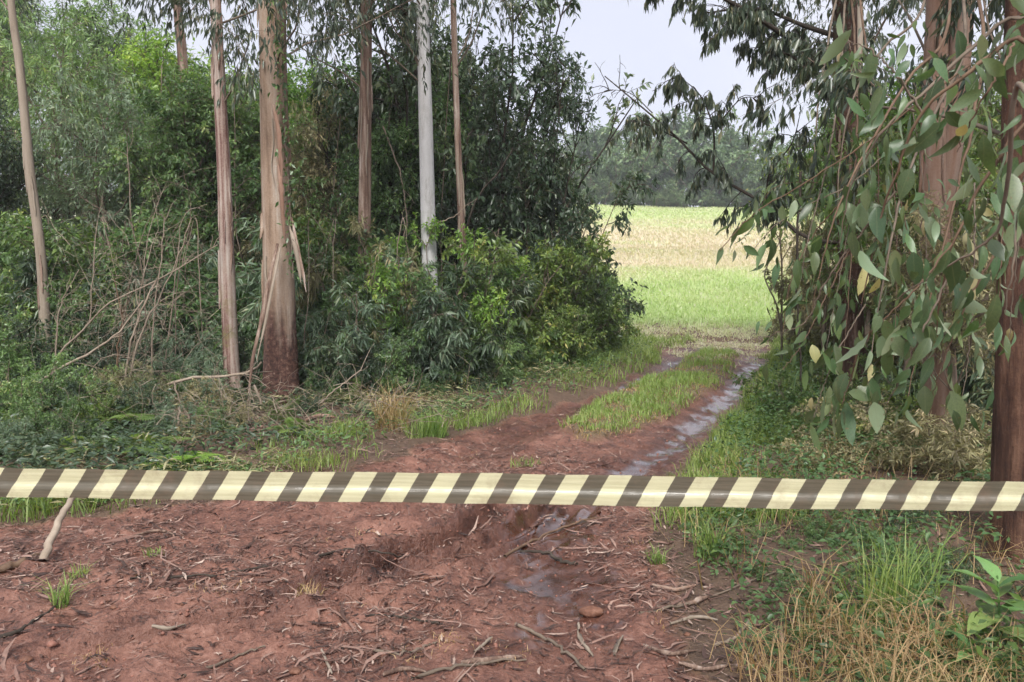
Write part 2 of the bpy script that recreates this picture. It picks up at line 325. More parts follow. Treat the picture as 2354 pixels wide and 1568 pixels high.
def height(x, y, fine=True):
    x = np.asarray(x, float); y = np.asarray(y, float)
    d, soil, mid = masks(x, y)
    z = field_rise(x, y)
    off = np.clip(-d, 0, 6)
    z = z+np.where(y < 16, np.where(x < 0, .03*sstep(0, .5, off)+.004*off, .06*sstep(0, .5, off)+.02*off), 0)*sstep(17, 13, y)
    z = z+(fbm(x*.5, y*.5, 2)-.47)*.12*sstep(1., 6., np.abs(y)+np.abs(x)*.5)
    rt = np.exp(-((x-np.interp(y, RT_Y, RT_X))/.22)**2); lt = np.exp(-((x-np.interp(y, LT_Y, LT_X))/.22)**2)*sstep(5.2, 6.5, y)
    z = z-(.045*rt+.04*lt)*sstep(14.5, 12, y)*sstep(2.6, 3.4, y)+mid*.04
    if fine:
        near = sstep(22, 9, y)
        w = wetness(x, y)
        dx = x-np.interp(y, TR_Y, TR_X, left=9, right=9)
        rut = np.exp(-(dx/.085)**2); rim = np.exp(-((dx+.16)/.05)**2)+np.exp(-((dx-.15)/.05)**2)
        cl = fbm(x*17, y*15, 31, 3)
        dep_ = .35+.65*sstep(3.6, 4.2, y)
        z = z+np.where((y > 3.2) & (y < 5.4), dep_, 0)*(-.085*rut+rim*(.055+.07*(cl-.4))+rut*.025*np.sin(y*40)+.02*(cl-.45)*np.exp(-(dx/.3)**2)+.02*np.cos(dx*40)*np.exp(-(dx/.32)**2))
        z = z+near*soil*np.where((y > 3.0) & (y < 5.6), 1, 0)*.018*np.sin(dx*44+3*fbm(x*2, y*2, 33))*sstep(-1.5, -1., dx)*sstep(.9, .3, dx)*sstep(.38, .55, fbm(x*2.3, y*2.3, 34))
        z = z+near*soil*(1-.85*w)*((fbm(x*7, y*7, 11, 3)-.45)*.07+(fbm(x*26, y*24, 12, 2)-.37)*.034)
        # old wheel scrapes sweeping to the left in front
        s = (y-4.1)+.33*(x+.5)
        z = z+near*soil*sstep(.2, -.7, x)*.03*np.sin(s*19+2*fbm(x*1.5, y*4, 3))*sstep(.35, .6, fbm(x*1.6, y*3, 41))
        z = z+near*(1-soil)*(fbm(x*6, y*6, 14, 3)-.45)*.07
    return z
def G(u, v):
    d = ray(u, v); t = -CAM_H/min(d[2], -1e-3)
    for _ in range(40):
        p = A([0, 0, CAM_H])+d*t; z = float(height(p[0], p[1])); err = p[2]-z
        t += err/max(.02, -d[2])*.7
    return A([0, 0, CAM_H])+d*t
def gz(x, y): return float(height(x, y))

def make_ground():
    xs = np.concatenate([-np.geomspace(500, 3.45, 46), np.arange(-3.4, 5.4, .022), np.geomspace(5.42, 500, 55)])
    ys = np.concatenate([-np.geomspace(80, 1, 10), np.linspace(-.5, 2.2, 9), 2.3*np.exp(np.arange(0, math.log(15/2.3), .0055)), np.geomspace(15.1, 130, 80), np.geomspace(140, 1500, 20)])
    X, Y = np.meshgrid(xs, ys); Z = height(X, Y)
    d, soil, mid = masks(X, Y); W = wetness(X, Y)*soil*(1-mid)
    nx, ny = len(xs), len(ys)
    V = np.stack([X, Y, Z], -1).reshape(-1, 3)
    i = np.arange(nx*ny).reshape(ny, nx)
    q = np.stack([i[:-1, :-1], i[:-1, 1:], i[1:, 1:], i[1:, :-1]], -1).reshape(-1, 4)
    fc = V[q].mean(1); fs = soil.ravel()[q].mean(1)
    road = (fs > .5) & (fc[:, 1] > -60) & (fc[:, 1] < 17)
    field = (fc[:, 1] > 16.2) & ~road
    grassy = np.clip((1-soil)+mid, 0, 1)
    for nm, msk in (('dirt_road', road), ('field', field), ('ground', ~road & ~field)):
        qq = q[msk]; us, inv = np.unique(qq, return_inverse=True)
        me = mesh_np(nm, V[us], [inv.reshape(-1, 4)], [M[nm]], smooth=True, vattr={'damp': (dampness(X, Y)*soil*(1-mid)).ravel()[us], 'wet': W.ravel()[us], 'grassy': grassy.ravel()[us]})
        o = link(nm, me); tag(o, {'dirt_road': 'red muddy dirt track with wet wheel ruts running to the field', 'field': 'pale green and straw coloured field rising to the treeline', 'ground': 'leaf-littered forest floor beside the dirt track'}[nm], {'dirt_road': 'road', 'field': 'field', 'ground': 'ground'}[nm], kind='structure')

def soil_mat(name, forest=False):
    m, n = newmat(name)
    tc = N_(n, 'TexCoord'); pos = tc.outputs['Object']
    def noise(s, d=6., r=.65):
        x = N_(n, 'TexNoise', i_Scale=s, i_Detail=d, i_Roughness=r); n.links.new(pos, x.inputs['Vector']); return x.outputs['Fac']
    big, midn, fine = noise(1.1), noise(6.), noise(45., 4., .7)
    if forest: stops = [(.3, (.05, .032, .022)), (.5, (.105, .065, .042)), (.7, (.17, .115, .075))]
    else: stops = [(.38, (.03, .013, .01)), (.45, (.12, .05, .034)), (.53, (.21, .096, .066)), (.66, (.33, .18, .135))]
    v = math_(n, 'ADD', math_(n, 'MULTIPLY', big, .3), math_(n, 'ADD', math_(n, 'MULTIPLY', midn, .4), math_(n, 'MULTIPLY', fine, .3)))
    col = ramp(n, stops, v).outputs[0]
    ag = N_(n, 'Attribute', attribute_name='grassy'); aw = N_(n, 'Attribute', attribute_name='wet')
    if not forest: col = mixc(n, math_(n, 'MULTIPLY', ag.outputs['Fac'], .8), col, (.12, .1, .05))
    wetf = math_(n, 'MULTIPLY', aw.outputs['Fac'], 1., True)
    ad = N_(n, 'Attribute', attribute_name='damp'); col = mixc(n, ad.outputs['Fac'], col, mixc(n, 1., col, (.6, .55, .53), 'MULTIPLY'))
    col = mixc(n, wetf, col, mixc(n, 1., col, (.68, .64, .62), 'MULTIPLY'))
    b = N_(n, 'BsdfPrincipled'); n.links.new(col, b.inputs['Base Color'])
    rr = N_(n, 'MapRange'); n.links.new(math_(n, 'MAXIMUM', wetf, math_(n, 'MULTIPLY', ad.outputs['Fac'], .55)), rr.inputs[0]); rr.inputs[3].default_value = .62 if not forest else .85; rr.inputs[4].default_value = .26
    n.links.new(rr.outputs[0], b.inputs['Roughness']); b.inputs['Specular IOR Level'].default_value = .5; n.links.new(math_(n, 'MULTIPLY', wetf, .7), b.inputs['Coat Weight']); b.inputs['Coat Roughness'].default_value = .12; b.inputs['Coat IOR'].default_value = 1.5
    hh = math_(n, 'ADD', math_(n, 'MULTIPLY', midn, .5), math_(n, 'MULTIPLY', fine, .5))
    st = N_(n, 'MapRange'); n.links.new(wetf, st.inputs[0]); st.inputs[3].default_value = .9; st.inputs[4].default_value = .1
    bp = N_(n, 'Bump', i_Distance=.035); n.links.new(hh, bp.inputs['Height']); n.links.new(st.outputs[0], bp.inputs['Strength']); n.links.new(bp.outputs[0], b.inputs['Normal'])
    out(n, b.outputs[0]); return m
def field_mat():
    m, n = newmat('field_ground')
    tc = N_(n, 'TexCoord'); mp = N_(n, 'Mapping'); mp.inputs['Scale'].default_value = (.12, .3, .3); n.links.new(tc.outputs['Object'], mp.inputs[0])
    a = N_(n, 'TexNoise', i_Scale=1., i_Detail=6., i_Roughness=.65); n.links.new(mp.outputs[0], a.inputs['Vector'])
    f = N_(n, 'TexNoise', i_Scale=9., i_Detail=4.); n.links.new(tc.outputs['Object'], f.inputs['Vector'])
    v = math_(n, 'ADD', math_(n, 'MULTIPLY', a.outputs['Fac'], .7), math_(n, 'MULTIPLY', f.outputs['Fac'], .3))
    col = ramp(n, [(.35, (.42, .48, .27)), (.5, (.52, .52, .35)), (.65, (.58, .52, .42))], v).outputs[0]
    b = N_(n, 'BsdfPrincipled', i_Roughness=.9); n.links.new(col, b.inputs['Base Color'])
    bp = N_(n, 'Bump', i_Strength=.6, i_Distance=.1); n.links.new(f.outputs['Fac'], bp.inputs['Height']); n.links.new(bp.outputs[0], b.inputs['Normal'])
    out(n, b.outputs[0]); return m
M['dirt_road'] = soil_mat('red_soil'); M['ground'] = soil_mat('forest_soil', True); M['field'] = M['field']; M['field_ground'] = field_mat()
_fg = M['field']; M['field'] = M['field_ground']
make_ground()
M['field'] = _fg

# ------------------------------------------------------------------ plants: prototypes
def plant_proto(seed, H, R, stems=8, br=12, tw=9, k=10, leaf=.055, wl=.42, up=.35, droop=.15, stem_r=.018, base_r=.15, t0=.25,
                brl=.4, twl=.2, fwd=.5, outw=.8, down=.15, bend=(0, 0, .1), lean=.5, trunk=None, tbend=(0, 0, -.2), kk=3):
    """-> (V,faces) of the stems and (V,tris,rnd) of the foliage"""
    rng = RNG(seed)
    if trunk:            # a single bole carrying limbs
        b0 = A([[0, 0, 0.]]); bole = curve(rng, b0, A([[.02, .01, 1.]]), A([H*trunk]), 7, (0, 0, .2), .18)
        geo = [tubes(bole, taper(1, 7, [stem_r*3.0], [stem_r*1.6]), 8)]
        p, D, idx, t = children(rng, bole, stems, .35, 1., lean*1.5, up)
        L = H*(1-trunk*t)*rng.uniform(.75, 1.1, len(p))*.62+R*.35
        S = curve(rng, p, D, L, 7, bend, .35)
    else:
        an = rng.uniform(0, 2*math.pi, stems); rr = base_r*np.sqrt(rng.uniform(0, 1, stems))
        p = np.stack([rr*np.cos(an), rr*np.sin(an), np.full(stems, -.05)], 1)
        q = rng.uniform(.1, 1, stems)*lean
        an2 = an+rng.normal(0, .6, stems)
        D = unit(np.stack([np.cos(an2)*q*R/H*2, np.sin(an2)*q*R/H*2, np.ones(stems)], 1))
        S = curve(rng, p, D, H*rng.uniform(.42, 1.12, stems), 7, bend, .3); geo = []
    n = len(S); geo.append(tubes(S, taper(n, 7, stem_r*rng.uniform(.6, 1.2, n), stem_r*.25), 5))
    p, D, idx, t = children(rng, S, br, t0, 1., .95, up)
    L = R*brl*rng.uniform(.5, 1.3, len(p))*(1.25-.5*t)
    B = curve(rng, p, D, L, 5, tbend, .35); nb = len(B)
    geo.append(tubes(B, taper(nb, 5, np.full(nb, stem_r*.38), stem_r*.14), kk))
    p, D, idx, t = children(rng, B, tw, .15, 1., .9, up*.4)
    T = curve(rng, p, D, R*twl*rng.uniform(.4, 1.3, len(p)), 4, tbend, .35); n3 = len(T)
    geo.append(tubes(T, taper(n3, 4, np.full(n3, stem_r*.13), stem_r*.06), 3))
    P0, Tn, idx, t = children(rng, T, k, .1, 1., .2)
    Dl, Nl = leaf_dirs(rng, Tn, fwd, outw, down)
    nl = len(P0); Ls = leaf*rng.uniform(.55, 1.25, nl)
    clump = rng.uniform(0, 1, nb)[(np.repeat(np.arange(nb), tw))[idx]]
    V, tri = leaf_geo(P0, Dl, Nl, Ls, Ls*wl*rng.uniform(.8, 1.2, nl))
    rnd = np.clip(.55*clump+.5*rng.uniform(0, 1, nl)+rng.normal(0, .08, nl), 0, 1)
    return merge(geo), (V, tri, np.repeat(rnd, 2))
PROTO = {}
def proto(name, leafmat, stemmat, **kw):
    (sv, sf), (lv, lt, rnd) = plant_proto(**kw)
    PROTO[name] = (mesh_np(name+'_stems', sv, sf, [M[stemmat]], smooth=True), lv, lt, rnd, {})
    foliage(name, leafmat)
def foliage(name, mat):
    s, lv, lt, rnd, d = PROTO[name]
    if mat not in d: d[mat] = mesh_np(name+'_foliage', lv, [lt], [M[mat]], rnd)
    return d[mat]
NTREE = [0]
def put(pname, name, loc, s, rz, mat, label, cat, group=None, parts=('stems', 'foliage')):
    o = empty(name, loc, rz, s); tag(o, label, cat, group)
    link(parts[0], PROTO[pname][0], o); link(parts[1], foliage(pname, mat), o)
    return o

proto('bush_a', 'olive', 'twig', seed=1, H=1.8, R=1.15, stems=11, br=12, tw=8, k=13, leaf=.08, wl=.4, up=.3, lean=.9, t0=.06, base_r=.35)
proto('bush_b', 'dark', 'twig', seed=2, H=1.8, R=1.15, stems=10, br=12, tw=8, k=13, leaf=.13, wl=.2, up=.15, down=.45, lean=1., t0=.06, base_r=.35, tbend=(0, 0, -.7))
proto('bush_c', 'bright', 'twig', seed=3, H=1.8, R=1.0, stems=9, br=11, tw=9, k=13, leaf=.065, wl=.42, up=.4, lean=.8, t0=.06, base_r=.3)
proto('low_a', 'mid', 'twig', seed=4, H=.7, R=.7, stems=12, br=9, tw=6, k=9, leaf=.055, wl=.4, up=.3, lean=1.2, base_r=.3, stem_r=.008)
proto('low_b', 'grey', 'twig', seed=5, H=.8, R=.75, stems=12, br=8, tw=6, k=9, leaf=.1, wl=.16, up=.25, lean=1.2, base_r=.3, stem_r=.008)
proto('small_tree', 'dark', 'darktwig', seed=6, H=5.2, R=2.0, stems=26, br=13, tw=9, k=9, leaf=.1, wl=.38, up=.25, lean=.6, trunk=.8, stem_r=.028, brl=.34, twl=.17, t0=.2)
proto('airy_tree', 'grey', 'twig', seed=7, H=5.2, R=2.0, stems=20, br=12, tw=8, k=9, leaf=.13, wl=.22, up=.2, lean=.6, trunk=.8, stem_r=.026, brl=.36, twl=.2, down=.5, t0=.2, tbend=(0, 0, -.5))
proto('back_tree', 'mid', 'darktwig', seed=8, H=9., R=3.2, stems=26, br=12, tw=8, k=10, leaf=.16, wl=.34, up=.2, lean=.6, trunk=.85, stem_r=.045, brl=.33, twl=.2, t0=.15)
proto('far_tree', 'far', 'twig', seed=9, H=8., R=4.2, stems=22, br=9, tw=6, k=7, leaf=.42, wl=.5, up=.3, lean=.85, trunk=.7, stem_r=.07, brl=.34, twl=.2, t0=.15)
proto('far_tree_b', 'far', 'twig', seed=19, H=8., R=3.4, stems=20, br=9, tw=6, k=7, leaf=.42, wl=.45, up=.4, lean=.6, trunk=.75, stem_r=.07, brl=.4, twl=.2, t0=.15)

proto('slim_tree', 'mid', 'twig', seed=36, H=4.4, R=1.15, stems=24, br=11, tw=8, k=9, leaf=.085, wl=.4, up=.3, lean=.55, trunk=.8, stem_r=.02, brl=.46, twl=.24, t0=.15)
proto('slim_airy', 'olive', 'twig', seed=37, H=4.4, R=1.15, stems=20, br=10, tw=7, k=8, leaf=.1, wl=.24, up=.2, lean=.55, trunk=.75, stem_r=.018, brl=.48, twl=.28, down=.4, t0=.1, tbend=(0, 0, -.4))
proto('round_tree', 'dark', 'darktwig', seed=38, H=4.2, R=1.5, stems=16, br=14, tw=9, k=10, leaf=.09, wl=.42, up=.35, lean=.8, stem_r=.03, brl=.42, twl=.22, t0=.12, base_r=.35)
proto('far_bush', 'far', 'twig', seed=29, H=8., R=4.2, stems=18, br=10, tw=6, k=8, leaf=.42, wl=.5, up=.3, lean=.9, stem_r=.07, brl=.3, twl=.17, t0=.03, base_r=.8)
# ------------------------------------------------------------------ tree trunks in view
def spline(pts, n):
    pts = A(pts, float); m = len(pts); t = np.linspace(0, m-1, n); i = np.minimum(t.astype(int), m-2); f = (t-i)[:, None]
    p = np.concatenate([[2*pts[0]-pts[1]], pts, [2*pts[-1]-pts[-2]]])
    a, b, c, d = p[i], p[i+1], p[i+2], p[i+3]
    return .5*((2*b)+(c-a)*f+(2*a-5*b+4*c-d)*f**2+(3*b-a-3*c+d)*f**3)
def trunk_geo(seed, path, rads, rings=90, k=26, rough=.05, flare=0.):
    rng = RNG(seed)
    c = spline(path, rings); r = np.interp(np.linspace(0, 1, rings), np.linspace(0, 1, len(rads)), rads)
    an = np.arange(k)*2*math.pi/k
    s = np.concatenate([[0], np.cumsum(np.linalg.norm(np.diff(c, axis=0), axis=1))])
    AA, SS = np.meshgrid(an, s)
    nz = (fbm(np.cos(AA)*2.2+9, np.sin(AA)*2.2+SS*.9, seed)-.47)*2+(fbm(np.cos(AA)*6+5+SS*.4, np.sin(AA)*6+SS*3.2, seed+7, 3)-.43)
    lob = np.cos(AA*5+seed)*flare*np.exp(-SS/.22)+flare*1.6*np.exp(-SS/.16)
    rr = r[:, None]*(1+rough*nz+lob)
    V = np.stack([c[:, 0:1]+rr*np.cos(AA), c[:, 1:2]+rr*np.sin(AA), c[:, 2:3]+0*AA], -1).reshape(-1, 3)
    i = np.arange(rings*k).reshape(rings, k); j = np.roll(i, -1, 1)
    q = np.stack([i[:-1], j[:-1], j[1:], i[1:]], -1).reshape(-1, 4)
    return V, [q]
def crown_geo(seed, top, n=7, R=2.2, z0=0., z1=4., leaf=.13, wl=.2, br=7, tw=7, k=9, limb=.03):
    """drooping eucalypt crown round the upper bole; top = polyline (m,3) of the bole"""
    rng = RNG(seed); S0 = A(top)[None]
    p, D, idx, t = children(rng, S0, n, z0, z1, 1.0, .25)
    S = curve(rng, p, D, R*rng.uniform(.6, 1.2, len(p)), 7, (0, 0, .1), .4); ns = len(S)
    g = [tubes(S, taper(ns, 7, np.full(ns, limb), limb*.25), 5)]
    p, D, _, _ = children(rng, S, br, .3, 1., .8, .1)
    B = curve(rng, p, D, R*.32*rng.uniform(.5, 1.3, len(p)), 5, (0, 0, -.5), .4); nb = len(B)
    g.append(tubes(B, taper(nb, 5, np.full(nb, limb*.3), limb*.12), 3))
    p, D, ib, _ = children(rng, B, tw, .2, 1., .8, -.2)
    T = curve(rng, p, D, R*.16*rng.uniform(.5, 1.3, len(p)), 4, (0, 0, -.9), .4); n3 = len(T)
    g.append(tubes(T, taper(n3, 4, np.full(n3, limb*.1), limb*.05), 3))
    P0, Tn, ii, _ = children(rng, T, k, .1, 1., .3)
    Dl, Nl = leaf_dirs(rng, Tn, .4, .5, .9, .2)
    Ls = leaf*rng.uniform(.6, 1.2, len(P0)); V, tri = leaf_geo(P0, Dl, Nl, Ls, Ls*wl*rng.uniform(.8, 1.3, len(P0)))
    return merge(g), (V, tri, np.repeat(rng.uniform(0, 1, len(P0)), 2))
def tree(name, seed, pix, y, wid, mat, label, crown=None, y2=None, top=9.5, rough=.05, flare=.0, fl=None, cat='tree'):
    """pix: (u,v) from the base up; wid: widths in sheet units at those points"""
    pts = []; rad = []
    for j, (u, v) in enumerate(pix):
        yy = y if y2 is None else y+(y2-y)*j/(len(pix)-1)
        pts.append(P(u, v, yy)); rad.append(.5*wid[j]/FPX*yy)
    base = pts[0].copy(); zg = gz(base[0], base[1])
    if base[2] > zg+.05:
        pts.insert(0, A([base[0]+(pts[0][0]-pts[1][0])*.3, base[1], zg-.05])); rad.insert(0, rad[0]*1.12)
    else: pts[0][2] = zg-.05
    d = pts[-1]-pts[-2]; d = d/max(d[2], .3)
    nview = len(pts)
    for f in (.5, 1.):
        pts.append(pts[nview-1]+d*A([.6, .6, 1])*(top-pts[nview-1][2])*f); rad.append(rad[nview-1]*(1-.55*f))
    o = empty(name, pts[0]); tag(o, label, cat)
    org = pts[0].copy(); pts = [p-org for p in pts]
    V, f = trunk_geo(seed, pts, rad, 110, 28, rough, flare)
    t = link('trunk', mesh_np('trunk', V, f, [M[mat]], smooth=True), o)
    if crown:
        up = spline(pts, 40)[-22:]
        (bv, bf), (lv, lt, rn) = crown_geo(seed+3, up, **crown)
        link('branches', mesh_np('branches', bv, bf, [M['twig']], smooth=True), o)['kind'] = 'stuff'
        link('crown', mesh_np('crown', lv, [lt], [M['euca']], rn), o)
    if fl: flakes(seed, o, pts, rad, *fl)
    return o, pts, rad, org
def _dummy(): pass
def bark_strip_geo(seed, pts, wid, curl=.4):
    """a curled ribbon of bark with thickness"""
    rng = RNG(seed); c = spline(pts, 14); n = len(c); T = unit(np.gradient(c, axis=0))
    S = unit(np.cross(T, A([.1, 1., .1]))); Nn = np.cross(S, T)
    wv = wid*np.interp(np.linspace(0, 1, n), [0, .3, .8, 1], [.6, 1, .8, .15])[:, None]*(1+.25*rng.normal(0, .5, (n, 1)))
    rows = [c-S*wv*.5+Nn*wv*curl*.5, c, c+S*wv*.5+Nn*wv*curl*.5, c+S*wv*.5+Nn*(wv*curl*.5-.006), c-Nn*.006, c-S*wv*.5+Nn*(wv*curl*.5-.006)]
    V = np.stack(rows, 1).reshape(-1, 3); i = np.arange(n*6).reshape(n, 6); j = np.roll(i, -1, 1)
    return V, [np.stack([i[:-1], j[:-1], j[1:], i[1:]], -1).reshape(-1, 4)]
def px_line(pts, y, org):
    return [P(u, v, y if len(r) == 0 else r[0])-org for u, v, *r in pts]

def flakes(seed, ob, pts, rad, n, mats, z0=.3, z1=4.6, L=(.15, .7), W=(.012, .04)):
    rg = RNG(seed); c = spline(pts, 200); r = np.interp(np.linspace(0, 1, 200), np.linspace(0, 1, len(rad)), rad)
    for i in range(n):
        z = rg.uniform(z0, z1); ln = rg.uniform(*L); an = rg.uniform(math.pi*1.02, math.pi*1.98)     # the side toward the track
        line = []
        for q, lift in ((0, 1.03), (.35, 1.05), (.7, 1.07+rg.uniform(0, .06)), (1., 1.1+rg.uniform(0, .16))):
            k = int(np.argmin(abs(c[:, 2]-(z-q*ln)))); a2 = an+rg.normal(0, .12)*q
            line.append(A([c[k, 0]+r[k]*lift*math.cos(a2), c[k, 1]+r[k]*lift*math.sin(a2), z-q*ln]))
        V, f = bark_strip_geo(seed*31+i, line, rg.uniform(*W), .4); link('bark_flake', mesh_np('bark_flake', V, f, [M[mats[i % len(mats)]]], smooth=True), ob)
CR = dict(n=8, R=2.4, z0=.12, z1=1., br=9, tw=8, k=11, limb=.012, leaf=.09, wl=.24)
tree('eucalyptus_tree', 11, [(108, 860), (95, 600), (70, 400), (45, 150), (25, 0)], 9.6, [26, 22, 20, 18, 16], 'bark_pale', 'slender pale tan trunk leaning left at the far left edge', CR, fl=(6, ('bark_brown', 'bark_pale'), 1.))
tree('eucalyptus_tree', 12, [(424, 600), (421, 180), (412, 60), (408, 0)], 16, [26, 22, 20, 19], 'bark_brown', 'thin brown trunk seen high between the leaning tan trunk and the streaky trunk', CR)
tree('eucalyptus_tree', 13, [(538, 925), (530, 800), (522, 600), (515, 400), (505, 200), (495, 0)], 8.8, [39, 35, 33, 31, 27, 24], 'bark_strip', 'straight streaky trunk with mossy foot left of the thickest trunk', CR, fl=(12, ('bark_brown', 'bark_strip')), flare=.05)
o4, p4, r4, g4 = tree('eucalyptus_tree', 14, [(648, 945), (646, 820), (641, 640), (634, 420), (629, 210), (625, 0)], 8.5, [86, 78, 70, 64, 60, 58], 'bark_big', 'thickest eucalyptus trunk with peeling bark and dark red rough base', dict(CR, n=9, R=2.8), fl=(9, ('bark_brown', 'bark_big', 'bark_pale'), 1.3), rough=.06, flare=.06)
# rough dark bark on the lower bole and its loose strips
for j, (ln, wd, m) in enumerate([([(670, 500, 8.3), (682, 560, 8.22), (695, 620, 8.2), (704, 672, 8.2)], .03, 'bark_brown'), ([(665, 520, 8.3), (676, 560, 8.2), (686, 610, 8.2), (692, 650, 8.2)], .04, 'bark_pale'),
                                 ([(627, 240, 8.24), (640, 300, 8.2), (644, 360, 8.2), (650, 430, 8.24)], .045, 'bark_orange'), ([(640, 380, 8.25), (646, 440, 8.2), (650, 500, 8.22), (655, 560, 8.27)], .05, 'bark_orange'),
                                 ([(638, 560, 8.25), (615, 660, 8.1), (600, 740, 8.05), (580, 830, 8.0), (570, 930, 8.0)], .038, 'bark_brown'), ([(644, 570, 8.25), (628, 650, 8.12), (610, 740, 8.05), (590, 830, 8.0)], .025, 'bark_pale')]):
    V, f = bark_strip_geo(100+j, px_line(ln, 8.2, g4), wd); link('loose_bark', mesh_np('loose_bark', V, f, [M[m]], smooth=True), o4)
vn = empty('climbing_vine', P(672, 560, 8.3)); tag(vn, 'thin leafy vine climbing the right side of the thickest trunk', 'vine'); vo = A(vn.location)
vc = spline([P(u, v, y_)-vo for u, v, y_ in [(674, 640, 8.3), (668, 500, 8.3), (660, 380, 8.28), (652, 250, 8.24), (648, 120, 8.2), (640, 0, 8.2), (636, -60, 8.2)]], 40)[None]
V, f = tubes(vc, taper(1, 40, [.008], [.004]), 5); link('stem', mesh_np('stem', V, f, [M['twig']], smooth=True), vn)
rg = RNG(71); p_, T_, _, _ = children(rg, vc, 420, .0, 1., .8); p_ = p_+rg.normal(0, .045, p_.shape)*A([1, .5, 1]); D_, N2 = leaf_dirs(rg, T_, .1, .8, .6); Ls = rg.uniform(.03, .075, len(p_)); V, t_ = leaf_geo(p_, D_, N2, Ls, Ls*.5); link('foliage', mesh_np('foliage', V, [t_], [M['mid']], np.repeat(rg.uniform(0, 1, len(p_)), 2)), vn)
tree('eucalyptus_tree', 16, [(838, 640), (838, 590), (840, 300), (842, 0)], 10.6, [31, 30, 27, 25], 'bark_brown', 'brown shaggy trunk left of the smooth white trunk', CR, fl=(12, ('bark_brown', 'bark_pale'), 1.2))
tree('eucalyptus_tree', 17, [(994, 800), (987, 600), (979, 300), (971, 0)], 10.8, [38, 35, 32, 27], 'bark_white', 'smooth white-grey trunk rising behind the big roadside bush', dict(CR, n=7), rough=.02)
tree('eucalyptus_tree', 18, [(1068, 640), (1062, 540), (1050, 260), (1042, 0)], 11.2, [17, 16, 14, 13], 'bark_brown', 'thinnest brown trunk right of the smooth white trunk', CR, fl=(7, ('bark_brown', 'bark_pale'), 1.6))
tree('eucalyptus_tree', 19, [(1962, 1060), (1956, 700), (1950, 400), (1945, 200), (1942, 0)], 8.2, [58, 52, 48, 50, 52], 'bark_red', 'dark rough trunk half hidden behind leaves right of the track', dict(CR, n=9, R=2.6, z0=-.0), fl=(10, ('bark_brown', 'bark_orange')), rough=.08)
o20 = tree('eucalyptus_tree', 20, [(2165, 1000), (2155, 700), (2148, 450), (2152, 200), (2160, 0)], 6.2, [78, 66, 62, 58, 54], 'bark_orange', 'orange-pink smooth trunk behind the hanging leaves on the right', dict(CR, n=6), fl=(8, ('bark_brown', 'bark_orange')), rough=.04)
V, f = trunk_geo(21, [P(2158, 520, 6.2)-o20[3], P(2190, 320, 6.15)-o20[3], P(2208, 120, 6.1)-o20[3], P(2222, -80, 6.0)-o20[3], P(2240, -400, 5.9)-o20[3]], [.07, .075, .07, .065, .04], 60, 20, .04)
link('side_trunk', mesh_np('side_trunk', V, f, [M['bark_orange']], smooth=True), o20[0])
tree('eucalyptus_tree', 22, [(1985, 900), (1980, 600), (1975, 350)], 15, [20, 18, 17], 'bark_pale', 'thin pale trunk far behind the right-hand bushes', dict(CR, n=5))
oR = tree('eucalyptus_tree', 23, [(2352, 1335), (2350, 1150), (2349, 900), (2350, 650), (2352, 400), (2356, 100)], 4.1, [150, 128, 112, 100, 92, 84], 'bark_right', 'dark red-brown rough trunk at the right edge with long leafy hanging branches', dict(CR, n=4, R=2.), rough=.09, flare=.06, top=8)

# ------------------------------------------------------------------ limbs with hanging leaves, drawn on known boles
def limb_geo(seed, pts, r0, br=26, brl=.45, tw=5, k=8, leaf=.13, wl=.2, t0=.15, t1=1.):
    rng = RNG(seed); S = spline(pts, 16)[None]
    g = [tubes(S, taper(1, 16, [r0], [r0*.25]), 6)]
    p, D, _, _ = children(rng, S, br, t0, t1, .9, .05)
    B = curve(rng, p, D, brl*rng.uniform(.4, 1.3, len(p)), 5, (0, 0, -.7), .4); nb = len(B)
    g.append(tubes(B, taper(nb, 5, np.full(nb, .006), .0025), 3))
    p, D, _, _ = children(rng, B, tw, .15, 1., .8, -.3)
    T = curve(rng, p, D, brl*.45*rng.uniform(.4, 1.2, len(p)), 4, (0, 0, -1.2), .4); n3 = len(T)
    g.append(tubes(T, taper(n3, 4, np.full(n3, .0025), .0012), 3))
    P0, Tn, _, _ = children(rng, T, k, .1, 1., .3)
    Dl, Nl = leaf_dirs(rng, Tn, .3, .4, 1.1, .2)
    Ls = leaf*rng.uniform(.6, 1.2, len(P0)); V, tri = leaf_geo(P0, Dl, Nl, Ls, Ls*wl*rng.uniform(.8, 1.3, len(P0)))
    return merge(g), (V, tri, np.repeat(rng.uniform(0, 1, len(P0)), 2))
T8 = [o for o in C.objects if o.get('label', '').startswith('dark rough trunk half')][0]
def add_limb(tr, seed, pts, y, r0, **kw):
    org = A(tr.location); L = [P(u, v, y if len(r) == 0 else r[0])-org for u, v, *r in pts]
    (bv, bf), (lv, lt, rn) = limb_geo(seed, L, r0, **kw)
    b = link('limb', mesh_np('limb', bv, bf, [M['darktwig']], smooth=True), tr)
    link('foliage', mesh_np('foliage', lv, [lt], [M['euca']], rn), b)
add_limb(T8, 201, [(1945, 190, 8.2), (1870, 130, 8.), (1770, 60, 7.8), (1650, -10, 7.7), (1500, -60, 7.6)], 8, .035, br=32, brl=.32, tw=6, k=12, leaf=.095, wl=.24)
add_limb(T8, 202, [(1945, 90, 8.2), (1850, 60, 8.4), (1740, 20, 8.6), (1620, 30, 8.8)], 8.5, .03, br=30, brl=.4, tw=6, k=13, leaf=.095, wl=.24)
add_limb(T8, 203, [(1950, 140, 8.2), (1880, 170, 7.9), (1820, 130, 7.8), (1760, 110, 7.7)], 8.2, .02, br=14, brl=.28, tw=6, k=12, leaf=.095, wl=.24)
